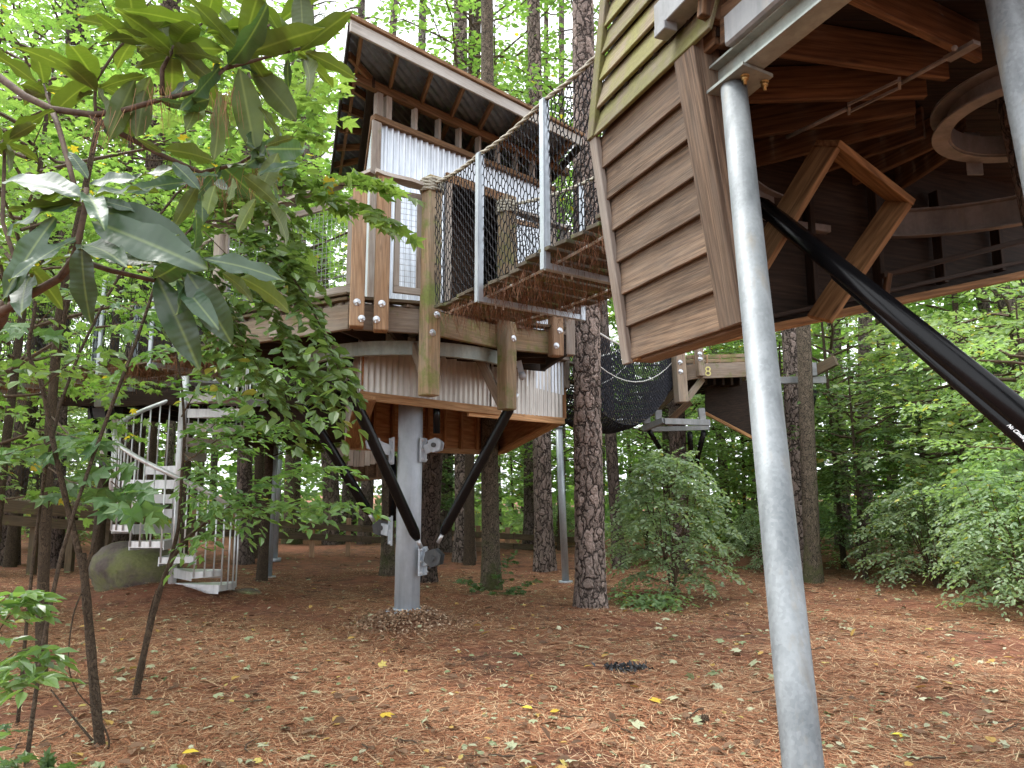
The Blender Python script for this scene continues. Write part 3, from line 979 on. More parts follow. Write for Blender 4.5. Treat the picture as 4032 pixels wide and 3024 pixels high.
    # clerestory studs and header beams
    for s in (.018, .06, .19, .31, .42, .53, .64, .75, .86, .97):
        board('clerestory_stud', w(s, 6.265, -.01), w(s, 6.585, -.01), .045 if s > .1 else .085, .09, M['wood_grey'], T, tuple(wd))
    RFL, RFR, RBL = Vector((-1.788, 7.82, 6.80)), Vector((.995, 10.45, 6.72)), Vector((-2.979, 12.0, 6.86))
    RBR = RFR + (RBL - RFL)
    rfd = (RFR - RFL).normalized()
    board('header_beam', w(-.10, 6.645, .01), w(1.1, 6.60, .01), .11, .09, M['wood_soffit'], T)
    hb0, hb1 = (W0.x - .03, W0.y - .1, 6.645), (-2.55, 12.1, 6.67)
    board('header_beam', hb0, hb1, .11, .09, M['wood_dark'], T)
    board('header_beam', (W1.x, W1.y, 6.6), (WR[0], WR[1], 6.64), .11, .09, M['wood_dark'], T)
    # rafters run front to back, lookouts carry the side overhang
    for k in range(8):
        s = .04 + k * .131
        a = RFL.lerp(RFR, s) + Vector((0, 0, -.075)) ; b = RBL.lerp(RBR, s) + Vector((0, 0, -.075))
        d = (b - a).normalized()
        board('rafter', a + d * .03, b, .10, .04, M['wood_soffit'], T)
    for k in range(6):
        s = .14 + k * .15
        a = RFL.lerp(RBL, s)
        b = Vector(hb0).lerp(Vector(hb1), max(0, s - .12))
        board('lookout', (a.x + .03, a.y, a.z - .085), (b.x, b.y, a.z - .085), .10, .04, M['wood_soffit'], T)
    n1, n2 = 170, 210
    gd = Vector((.95, -.3))                    # ribs cross the roof on the skew
    V = []
    for j in range(n2 + 1):
        for i in range(n1 + 1):
            p = RFL.lerp(RFR, i / n1).lerp(RBL.lerp(RBR, i / n1), j / n2)
            V.append((p.x, p.y, p.z + .018 * math.sin((p.x * gd.x + p.y * gd.y) / .10 * 2 * math.pi)))
    F = [(j * (n1 + 1) + i, j * (n1 + 1) + i + 1, (j + 1) * (n1 + 1) + i + 1, (j + 1) * (n1 + 1) + i) for j in range(n2) for i in range(n1)]
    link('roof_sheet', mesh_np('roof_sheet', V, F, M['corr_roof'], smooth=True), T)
    up = Vector((0, 0, 1))
    board('fascia', RFL - up * .085, RFR - up * .085, .14, .035, M['wood_fascia'], T)
    board('drip_edge', RFL + rfd * -.03 + Vector((.02, -.02, .012)), RFR + rfd * .03 + Vector((.02, -.02, .012)), .045, .05, M['wood_soffit'], T)
    board('fascia', RFL - up * .085 + Vector((-.02, .05, 0)), RBL - up * .085, .14, .035, M['wood_dark'], T)
    board('fascia', RFR - up * .085 + Vector((.02, .05, 0)), RBR - up * .085, .14, .035, M['wood_dark'], T)
    # thin layer of fallen needles on the roof edge
    V, F = [], []
    for k in range(900):
        p = RFL.lerp(RFR, rnd.random()).lerp(RBL.lerp(RBR, .5), rnd.random() ** 3 * .5)
        a = rnd.random() * 6.28; L = rnd.uniform(.06, .13)
        q = Vector((math.cos(a) * L, math.sin(a) * L, rnd.uniform(-.01, .02)))
        sd = Vector((-math.sin(a), math.cos(a), 0)) * .004
        o = len(V); p = p + Vector((0, 0, .02))
        V += [p - sd, p + sd, p + q + sd, p + q - sd]; F.append((o, o + 1, o + 2, o + 3))
    o = link('needle_litter', mesh_np('needle_litter', V, F, M['straw']), T); o['kind'] = 'stuff'
build_central()

# ---------------------------------------------------------------- the near treehouse seen from below
def build_near():
    T = thing('treehouse', 'near treehouse seen from below with brown lap siding and dark joisted underside', 'treehouse', (2.6, 3.9, 0))
    # --- raked galvanized poles
    p1 = tube('support_pole', [(.84, 2.215, -.1), (.892, 2.5, .731), (1.068, 3.45, 3.503)], .062, M['galv'], T, 36)
    p1['label'] = 'leaning galvanized pole in front of the lap siding'
    q0, q1 = Vector((1.783, 2.3, 1.383)), Vector((1.915, 2.75, 3.595))
    qd = (q1 - q0).normalized()
    foot = q0 - qd * ((q0.z + .1) / qd.z)
    p2 = tube('support_pole', [foot, q0, q1, q1 + qd * .45], .062, M['galv'], T, 36)
    p2['label'] = 'second galvanized pole at the right edge'
    # --- plate, bolts and beams on the first pole
    plate = [(0.905, 3.663, 3.515), (1.058, 3.266, 3.515), (1.232, 3.372, 3.515), (1.089, 3.804, 3.515)]
    pl = prism('cap_plate', plate, (0, 0, .016), M['steel_green'], T)
    for q in ((1.095, 3.36, 3.515), (1.204, 3.412, 3.515), (0.965, 3.687, 3.515), (1.078, 3.725, 3.515)):
        b = MB()
        q = Vector(q)
        b.tube([q + Vector((0, 0, .03)), q - Vector((0, 0, .045))], .008, 10)
        b.tube([q, q - Vector((0, 0, .006))], .021, 14)
        b.tube([q - Vector((0, 0, .006)), q - Vector((0, 0, .024))], .017, 6)
        b.build('plate_bolt', M['brass_bolt'], pl)
    def ibeam(name, a, b, w, h, mat, par=T, t=.012):
        a, b = Vector(a), Vector(b)
        B = MB()
        B.box(a, b, t, w)
        up = Vector((0, 0, 1))
        B.box(a + up * (h - t), b + up * (h - t), t, w)
        B.box(a + up * (t / 2 + .0005), b + up * (t / 2 + .0005), .001, w * .98)
        B.box(a + up * h / 2 - up * t / 2, b + up * h / 2 - up * t / 2, h - 2 * t, t)
        return B.build(name, mat, par)
    a0, a1 = Vector((0.976, 3.658, 3.54)), Vector((1.167, 3.37, 3.54))
    d = (Vector((1.072, 3.308, 3.54)) - Vector((0.917, 3.71, 3.54))).normalized()
    bs = Vector((0.983, 3.677, 3.54))
    be = bs + d * 2.2
    ib = ibeam('steel_beam', bs, be, .115, .13, M['steel_green'])
    # closed box beam lying above it
    b2 = Vector((1.072, 3.39, 3.74))
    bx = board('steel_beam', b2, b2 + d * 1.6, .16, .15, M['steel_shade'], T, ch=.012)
    board('beam_cleat', b2 + d * -.16 + Vector((.06, .05, -.05)), b2 + d * .04 + Vector((.06, .05, -.05)), .03, .14, M['steel_shade'], bx)
    # channel end further up
    c0 = Vector((0.791, 3.702, 4.02))
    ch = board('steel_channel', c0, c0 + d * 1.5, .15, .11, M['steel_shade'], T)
    board('channel_lip', c0 + Vector((-.02, -.02, -.095)), c0 + d * .10 + Vector((-.02, -.02, -.095)), .05, .08, M['steel_shade'], ch)
    # --- left wall, two pitches of lap siding
    B1, K1, T1 = Vector((.701, 4.6, 2.387)), Vector((.512, 4.52, 3.768)), Vector((.63, 4.57, 4.90))
    for q in (B1, K1, T1):
        q += Vector((.933, .36, 0)) * .04 + Vector((.36, -.933, 0)) * .03
    wv = Vector((.36, -.933, 0)).normalized()
    nout = Vector((-.933, -.36, 0))
    wl_ = thing_part('left_wall', T)
    nb = 7
    for i in range(nb):
        p = B1.lerp(K1, (i + .5) / nb)
        upv = (K1 - B1).normalized()
        h = (K1 - B1).length / nb
        tilt = (upv + nout * -.17).normalized()
        p = p + nout * .012
        L0, L1 = -.035, .93
        board('siding_board', p + wv * L0, p + wv * L1, h + .018, .02, M['wood_siding'], wl_, tilt)
    nb2 = 6
    for i in range(nb2):
        p = K1.lerp(T1, (i + .5) / nb2)
        upv = (T1 - K1).normalized()
        h = (T1 - K1).length / nb2
        tilt = (upv + nout * -.2).normalized()
        p = p + nout * .03
        board('siding_board', p - wv * .035, p + wv * 1.20, h + .02, .022, M['wood_siding_moss'], wl_, tilt)
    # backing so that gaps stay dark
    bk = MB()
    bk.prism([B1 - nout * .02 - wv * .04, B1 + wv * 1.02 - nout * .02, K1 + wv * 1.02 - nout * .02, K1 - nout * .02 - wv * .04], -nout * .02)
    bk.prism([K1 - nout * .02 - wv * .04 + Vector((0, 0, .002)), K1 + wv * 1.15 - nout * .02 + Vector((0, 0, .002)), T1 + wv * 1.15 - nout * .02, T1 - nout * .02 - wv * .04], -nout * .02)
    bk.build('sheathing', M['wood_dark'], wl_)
    # corner trims
    board('corner_trim', B1 + nout * .035 - wv * .03 - Vector((0, 0, .03)), K1 + nout * .035 - wv * .03, .085, .035, M['wood_grey'], T, tuple(wv))
    board('corner_trim', K1 + nout * .05 - wv * .035, T1 + nout * .05 - wv * .035, .085, .035, M['wood_siding_moss'], T, tuple(wv))
    board('corner_trim', B1 + wv * .99 + nout * .03 - Vector((0, 0, .01)), K1 + wv * .97 + nout * .03 + Vector((0, 0, .0)), .17, .045, M['wood_siding'], T, tuple(wv))
    board('corner_post', B1 + wv * 1.055 - nout * .03 - Vector((0, 0, .0)), K1 + wv * 1.03 - nout * .03 + Vector((0, 0, .1)), .05, .12, M['wood_siding'], T, tuple(wv))
    board('end_board', K1 + wv * 1.17 + nout * .02 + Vector((0, 0, .06)), T1 + wv * 1.17 + nout * .02, .05, .14, M['wood_joist'], T, tuple(wv))
    board('sill_board', B1 - nout * .06 + Vector((0, 0, .0)), B1 + wv * 1.06 - nout * .06, .045, .12, M['wood_siding'], T)
    # --- back wall: bottom edge climbs to the right
    BW = Vector((3.919, 5.6, 3.225))
    bw = thing_part('back_wall', T)
    nbk = 6
    bd = Vector((BW.x - B1.x, BW.y - B1.y, 0)).normalized()
    inn = Vector((bd.y, -bd.x, 0))
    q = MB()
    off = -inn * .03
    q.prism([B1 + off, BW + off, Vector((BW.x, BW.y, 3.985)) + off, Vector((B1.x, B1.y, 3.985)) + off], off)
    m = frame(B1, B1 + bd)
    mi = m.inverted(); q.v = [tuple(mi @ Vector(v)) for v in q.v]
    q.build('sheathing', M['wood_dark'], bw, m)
    board('bottom_plate', B1 + Vector((-.03, 0, -.0)) + inn * .02, BW + inn * .02, .05, .12, M['wood_hatch'], bw)
    board('bottom_plate', B1 + Vector((0, 0, .07)) + inn * .06, BW + Vector((0, 0, .10)) + inn * .06, .03, .04, M['wood_dark'], bw)
    board('wall_rail', (2.496, 5.02, 3.032), (3.604, 5.2, 3.341), .035, .05, M['wood_dark'], bw)
    board('wall_rail', (2.508, 5.02, 2.89), (2.544, 5.02, 3.045), .035, .05, M['wood_joist'], bw)
    for k in range(nbk):
        p = B1.lerp(BW, (k + .35) / nbk) + inn * .03
        board('stud', (p.x, p.y, p.z + .06), (p.x, p.y, 3.74), .04, .08, M['wood_dark'], bw, tuple(bd))
    for (x0, y0, x1, y1) in ((1665, 580, 1700, 690), (1690, 560, 1730, 688), (1720, 600, 1745, 668)):
        pass
    # --- floor planks and radiating joists
    fpoly = [(.54, 4.56), (.98, 3.40), (1.55, 2.45), (2.4, 2.0), (4.6, 2.0), (4.9, 6.1), (3.86, 5.74)]
    for k in range(30):
        yy = 2.02 + k * .148
        xs = []
        for i in range(len(fpoly)):
            (xa, ya), (xb, yb) = fpoly[i], fpoly[(i + 1) % len(fpoly)]
            if (ya - yy) * (yb - yy) < 0:
                xs.append(xa + (xb - xa) * (yy - ya) / (yb - ya))
        if len(xs) >= 2:
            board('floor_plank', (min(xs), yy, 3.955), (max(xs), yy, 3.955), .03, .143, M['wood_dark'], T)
    cxy = Vector((2.92, 3.92, 0))
    for k in range(16):
        a = R(96 + k * 16.2)
        dd = Vector((math.cos(a), math.sin(a), 0))
        r1 = 0
        for i in range(len(fpoly)):
            p, q2 = Vector((*fpoly[i], 0)), Vector((*fpoly[(i + 1) % len(fpoly)], 0))
            e = q2 - p; w = p - cxy
            den = dd.x * e.y - dd.y * e.x
            if abs(den) < 1e-6: continue
            t = (w.x * e.y - w.y * e.x) / den; s = (w.x * dd.y - w.y * dd.x) / den
            if t > 0 and 0 <= s <= 1: r1 = max(r1, t)
        if r1 > .8:
            a_, b_ = cxy + dd * .64, cxy + dd * (r1 - .05)
            board('joist', (a_.x, a_.y, 3.83), (b_.x, b_.y, 3.83), .20, .04, M['wood_joist'], T)
    board('rim_joist', (.60, 4.52, 3.83), (1.0, 3.45, 3.83), .2, .04, M['wood_joist'], T)
    board('rim_joist', (1.02, 3.42, 3.80), (1.58, 2.48, 3.80), .2, .05, M['wood_joist'], T)
    # --- steel: tree ring, ring beam, tie rod
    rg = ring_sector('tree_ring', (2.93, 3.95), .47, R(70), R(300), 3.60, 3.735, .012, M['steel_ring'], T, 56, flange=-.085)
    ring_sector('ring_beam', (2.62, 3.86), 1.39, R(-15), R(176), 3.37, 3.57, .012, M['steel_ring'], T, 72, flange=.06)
    b = MB()
    tp = [(1.715, 4.043, 3.63), (1.853, 3.814, 3.63)]
    b.tube([(1.604, 4.222, 3.63), (1.811, 3.887, 3.63)], .012, 10)
    b.tube([(1.97, 3.63, 3.63), (2.082, 3.398, 3.63)], .012, 10)
    b.box((1.834, 3.928, 3.63), (1.988, 3.665, 3.63), .014, .012)
    b.box((1.797, 3.843, 3.63), (1.953, 3.595, 3.63), .014, .012)
    b.box((1.839, 3.928, 3.63), (1.802, 3.843, 3.63), .03, .014)
    b.box((1.983, 3.665, 3.63), (1.948, 3.595, 3.63), .03, .014)
    b.box((2.086, 3.414, 3.63), (2.147, 3.277, 3.63), .02, .05)
    b.tube([(2.019, 3.242, 3.58), (2.129, 3.417, 3.69)], .014, 8)
    b.build('tie_rod', M['steel_ring'], T)
    board('ring_cleat', (2.86, 4.50, 3.52), (2.86, 4.50, 3.80), .10, .012, M['steel_ring'], rg, (1, 0, 0))
    # --- U-shaped timber frame round the strut opening
    TL, TR, LB, RB = Vector((1.814, 4.15, 3.553)), Vector((2.412, 4.55, 3.38)), Vector((1.383, 4.28, 2.835)), Vector((1.893, 4.62, 2.637))
    nrm = (TR - TL).cross(LB - TL).normalized()
    if nrm.y > 0: nrm = -nrm
    upt = (TR - TL).normalized()
    dl = (LB - TL).normalized()
    hf = board('hatch_frame', TL - upt * .02, TR + upt * .02, .18, .04, M['wood_hatch'], T, tuple(nrm))
    board('frame_side', TL + dl * .025, LB, .18, .04, M['wood_hatch'], hf, tuple(nrm))
    board('frame_side', TR + dl * .025, RB, .18, .04, M['wood_hatch'], hf, tuple(nrm))
    # --- black struts with their warning print
    s0, s1 = Vector((1.495, 4.5, 3.357)), Vector((1.873, 2.55, 1.664))
    dd = (s1 - s0).normalized()
    # run the strut on to the second pole and clamp it there
    w0 = s0 - q0; bq = dd.dot(qd); den = 1 - bq * bq
    ts = (bq * qd.dot(w0) - dd.dot(w0)) / den
    tq = (qd.dot(w0) - bq * dd.dot(w0)) / den
    s1 = s0 + dd * ts
    cp = q0 + qd * tq
    tube('pole_clamp', [cp - qd * .09, cp + qd * .09], .078, M['steel_grey'], T, 24)
    board('clamp_lug', cp, s1 + (s1 - cp) * .3 + Vector((0, 0, .001)), .1, .04, M['steel_grey'], T)
    st = tube('strut', [s0, s0 + dd * .05, s0 + dd * .12, s1], [.025, .04, .052, .052], M['black'], T, 28)
    t0, t1 = s0 + dd * .95 + Vector((-.015, -.015, -.052)), s1 + Vector((-.03, -.02, -.078))
    st2 = tube('strut', [t0, t0 + dd * .06, t1], [.012, .024, .032], M['black'], T, 22)
    # print sits on the camera-facing flank of the thin strut
    tt = [0, 0]
    txt('no_climbing_print', 'No Climbing', (1.76, 2.715, 1.806), (1.76, 2.6, 1.726), .022, st2, (-.25, -.9, .35))
    # knee plate where the strut meets the ring
    board('strut_bracket', (1.898, 4.95, 3.361), (2.148, 5.0, 3.347), .05, .06, M['steel_ring'], T)

def thing_part(name, par):
    """grouping part: an Empty that stands under its thing"""
    o = bpy.data.objects.new(name, None)
    COL.objects.link(o)
    o.parent = par
    o.matrix_parent_inverse = WM[par.name].inverted()
    WM[o.name] = Matrix.Identity(4)
    return o

# ---------------------------------------------------------------- suspension bridges
def hang_straw(name, a, b, wv, n, par, zr=(-.03, .03), seed=3):
    rg = np.random.default_rng(seed)
    a, b, wv = np.array(a), np.array(b), np.array(wv)
    # clumped along the span
    cl = rg.random(26)
    s = np.clip(cl[rg.integers(0, 26, n)] + rg.normal(0, .018, n), 0, 1)
    t = rg.random(n) ** 1.3
    p = a + (b - a) * s[:, None] + wv * t[:, None]
    p[:, 2] += rg.uniform(zr[0], zr[1], n)
    L = rg.uniform(.08, .27, n)
    dr = np.stack([rg.normal(0, .28, n), rg.normal(0, .28, n), -np.ones(n)], 1)
    dr /= np.linalg.norm(dr, axis=1)[:, None]
    q = p + dr * L[:, None]
    sd = np.stack([rg.normal(0, 1, n), rg.normal(0, 1, n), np.zeros(n)], 1)
    sd /= np.linalg.norm(sd, axis=1)[:, None]
    sd *= .0030
    V = np.stack([p - sd, p + sd, q + sd * .4, q - sd * .4], 1).reshape(-1, 3)
    F = np.arange(n)[:, None] * 4 + np.array([[0, 1, 2, 3]])
    o = link(name, mesh_np(name, V, F, M['straw_hang']), par)
    o['kind'] = 'stuff'
    return o

def sagpt(a, b, t, sag):
    p = Vector(a).lerp(Vector(b), t)
    p.z -= 4 * sag * t * (1 - t)
    return p

def bridge(root, N0, N1, wv, frames, sag, hgt, rope_ends, cell, net_r, straw, ropemat='rope'):
    N0, N1, wv = Vector(N0), Vector(N1), Vector(wv)
    L = (N1 - N0).length
    n = int(L / .185)
    for i in range(n):
        t = (i + .5) / n
        p = sagpt(N0, N1, t, sag)
        j = rnd.uniform(-.05, .05)
        d = Vector((rnd.uniform(-.02, .02), rnd.uniform(-.02, .02), rnd.uniform(-.012, .012)))
        board('plank', p + wv.normalized() * (j - .04), p + wv + wv.normalized() * (j + .04) + d, .034, .15, M['wood_plank'], root)
    for k, off in ((0, .12), (1, .88)):
        rope('deck_cable', [sagpt(N0, N1, i / 10, sag) + wv * off - Vector((0, 0, .035)) for i in range(11)], .012, M['cable'], root, twist=True)
    tops = [[], []]
    for t in frames:
        p = sagpt(N0, N1, t, sag) - Vector((0, 0, .13))
        wn = wv.normalized()
        a, b = p - wn * .05, p + wv + wn * .05
        fr = board('support_frame', a, b, .055, .055, M['galv_light'], root)
        for k, q in enumerate((a, b)):
            q2 = q + Vector((0, 0, .0275))
            fw = (N1 - N0).normalized()
            up = MB()
            up.box(q2 - Vector((0, 0, .055)) + wn * (-.03 if k == 0 else .03), q2 + Vector((0, 0, hgt)) + wn * (-.03 if k == 0 else .03), .06, .012, (fw.x, fw.y, 0))
            up.box(q2 - Vector((0, 0, .055)) + fw * .03, q2 + Vector((0, 0, hgt)) + fw * .03, .05, .012, (wn.x, wn.y, 0))
            up.build('upright', M['galv_light'], fr)
            tops[k].append(q2 + Vector((0, 0, hgt)))
        for k in (.15, .22, .78, .85):
            q = a.lerp(b, k)
            tube('u_bolt', [q + Vector((0, 0, .07)), q - Vector((0, 0, .06))], .007, M['bolt'], fr, 8)
    for k in (0, 1):
        pts = [Vector(rope_ends[k][0])] + tops[k] + [Vector(rope_ends[k][1])]
        path = []
        for i in range(len(pts) - 1):
            for j in range(8):
                path.append(sagpt(pts[i], pts[i + 1], j / 8, .035))
        path.append(pts[-1])
        rope('hand_rope', path, .021, M[ropemat], root)
        bot = [sagpt(N0, N1, i / 14, sag) + wv * k + Vector((0, 0, .02)) for i in range(15)]
        net_mesh('side_net', path, bot, cell, net_r, M['net_black'], root, seed=5 + k)
    hang_straw('hanging_straw', sagpt(N0, N1, .02, 0) - Vector((0, 0, sag * .7)), sagpt(N0, N1, .98, 0) - Vector((0, 0, sag * .7)), wv, straw, root)

def rope_wrap(par, c, r, z, n=4, yaw=0):
    for i in range(n):
        pts = [(c[0] + r * math.cos(a * .45) , c[1] + r * math.sin(a * .45), z + i * .036 + .004 * math.sin(a)) for a in range(15)]
        rope('rope_lashing', pts, .02, M['rope'], par, twist=True)

def build_bridges():
    T = thing('rope_bridge', 'rope bridge with galvanized frames and black netting between the two near treehouses', 'bridge', (-.2, 7.0, 0))
    wv = Vector((1.03, .75, 0)).normalized() * 1.15
    N0, N1 = (-.80, 7.86, 3.53), (1.05, 4.74, 3.62)
    bridge(T, N0, N1, wv, (.29, .60, .9), .07, 1.40,
           [((-.87, 7.95, 4.93), (.60, 4.64, 4.95)), ((-.06, 8.78, 5.02), (1.72, 5.2, 4.9))], .052, .0056, 2200)
    rope_wrap(T, (-.87, 7.95), .118, 4.84, 4)
    rope_wrap(T, (-.06, 8.78), .118, 4.92, 4)
    # left bridge
    T2 = thing('rope_bridge', 'rope bridge behind the magnolia leaves with white uprights and straw hanging below', 'bridge', (-6.2, 10.8, 0))
    wv = Vector((.45, .89, 0)) * 1.1
    bridge(T2, (-3.85, 9.55, 3.47), (-9.3, 12.3, 3.36), wv, (.16, .33, .48, .64, .8), .06, 1.34,
           [((-3.85, 9.5, 4.85), (-9.4, 12.3, 4.7)), ((-3.4, 10.5, 4.85), (-8.9, 13.3, 4.7))], .075, .0055, 3600)
    # dense net tunnel towards platform eight
    T3 = thing('net_bridge', 'sagging black net walkway running to the platform numbered eight', 'bridge', (1.8, 12.6, 0))
    A0, A1 = Vector((.9, 11.3, 3.5)), Vector((3.2, 14.7, 3.95))
    w3 = Vector((-.65, .5, 0)) * 1.1
    for k in (0, 1):
        top = [sagpt(A0 + Vector((0, 0, .75)), A1 + Vector((0, 0, .7)), i / 12, .38) + w3 * (k * 1.25 - .12) for i in range(13)]
        low = [sagpt(A0 - Vector((0, 0, .15)), A1 - Vector((0, 0, .05)), i / 12, .85) + w3 * k for i in range(13)]
        net_mesh('side_net', top, low, .045, .0085, M['net_far'], T3, seed=20 + k, jit=.5)
        rope('hand_rope', top, .017, M['cable'], T3, twist=False)
        md = [Vector(a).lerp(Vector(b), .55) + Vector((0, 0, .02)) for a, b in zip(low, top)]
        rope('lacing_cord', md, .010, M['cable'], T3, twist=False)
        if k == 0:
            l0 = low
    net_mesh('floor_net', l0, [Vector(p) + w3 for p in l0], .04, .009, M['net_far'], T3, seed=31, jit=.5, bulge=(0, 0, -.12))
    for i in range(14):
        p = Vector(l0[0]).lerp(Vector(l0[-1]), 0)
        t = (i + .5) / 14
        c = sagpt(A0 - Vector((0, 0, .12)), A1 - Vector((0, 0, .02)), t, .85)
        board('plank', c, c + w3, .03, .16, M['wood_plank'], T3)

# ---------------------------------------------------------------- spiral stair, boulder, far platforms, boardwalk
def build_stair():
    c = Vector((-5.17, 12.0, 0))
    T = thing('spiral_staircase', 'silver metal spiral staircase with round handrail climbing beside the boulder', 'staircase', tuple(c))
    Rr, n, rise, da = .92, 14, .222, R(-27.7)
    tube('centre_pole', [c + Vector((0, 0, -.05)), c + Vector((0, 0, 4.2))], .06, M['aluminium'], T, 20)
    a0 = R(-8)
    rail = []
    for k in range(n):
        a = a0 + da * k
        z = .26 + rise * k
        b = MB()
        poly = [c + Vector((.05 * math.cos(a - .2), .05 * math.sin(a - .2), z))]
        for j in range(6):
            aa = a - .27 + .54 * j / 5
            poly.append(c + Vector((Rr * math.cos(aa), Rr * math.sin(aa), z)))
        poly.append(c + Vector((.05 * math.cos(a + .2), .05 * math.sin(a + .2), z)))
        b.prism(poly, (0, 0, .012))
        # front apron and outer lip
        for sgn in (-.27, .27):
            p, q = c + Vector((.07 * math.cos(a + sgn), .07 * math.sin(a + sgn), z - .062)), c + Vector((Rr * math.cos(a + sgn), Rr * math.sin(a + sgn), z - .045))
            b.box(p, q, .13, .012)
        tr = b.build('tread', M['aluminium'], T)
        oq = MB()
        for j in range(5):
            aa, ab = a - .27 + .54 * j / 5, a - .27 + .54 * (j + 1) / 5
            oq.box(c + Vector(((Rr + .008) * math.cos(aa), (Rr + .008) * math.sin(aa), z - .03)), c + Vector(((Rr + .008) * math.cos(ab), (Rr + .008) * math.sin(ab), z - .03)), .09, .012)
        oq.build('tread_edge', M['aluminium'], tr)
        for j in (-.24, -.08, .08, .24):
            aa = a + j
            zz = z + rise * (j / da)
            p = c + Vector(((Rr + .022) * math.cos(aa), (Rr + .022) * math.sin(aa), z - .06))
            q = Vector((p.x, p.y, zz + 1.08))
            tube('baluster', [p, q], .0125, M['aluminium'], T, 8)
    for i in range(100):
        k = -.6 + (n) * i / 99
        a = a0 + da * k
        rail.append(c + Vector(((Rr + .022) * math.cos(a), (Rr + .022) * math.sin(a), .26 + rise * k + 1.10)))
    tube('handrail', rail, .034, M['aluminium'], T, 12)
    # landing with its little guard rail
    L = MB()
    a = a0 + da * n
    L.prism([(-5.2, 12.0, 3.36), (-4.0, 12.3, 3.36), (-3.9, 13.3, 3.36), (-5.2, 13.0, 3.36)], (0, 0, .04))
    ld = L.build('landing', M['steel_shade'], T)
    for i in range(7):
        p = lerp((-4.6, 12.1, 3.1), (-4.0, 12.25, 3.1), i / 6)
        tube('landing_baluster', [p, vadd(p, (0, 0, .26))], .012, M['aluminium'], ld, 6)
    board('landing_edge', (-4.75, 12.07, 3.06), (-3.95, 12.27, 3.06), .12, .02, M['steel_shade'], ld)

def rocky(name, loc, s, seed, mat, yaw=0, par=None, sub=4):
    bm = bmesh.new()
    bmesh.ops.create_icosphere(bm, subdivisions=sub, radius=1.0)
    from mathutils import noise
    off = Vector((seed * 3.1, seed * 1.7, 0))
    for v in bm.verts:
        p = v.co.copy()
        d = noise.fractal(p * 1.1 + off, 1.0, 2.0, 4) * .16 + noise.noise(p * .6 + off) * .12
        v.co = p * (1 + d)
        v.co.x *= s[0]; v.co.y *= s[1]; v.co.z *= s[2]
    me = bpy.data.meshes.new(name); bm.to_mesh(me); bm.free()
    for p in me.polygons: p.use_smooth = True
    me.materials.append(mat)
    return link(name, me, par, Matrix.Translation(loc) @ Matrix.Rotation(yaw, 4, 'Z'))

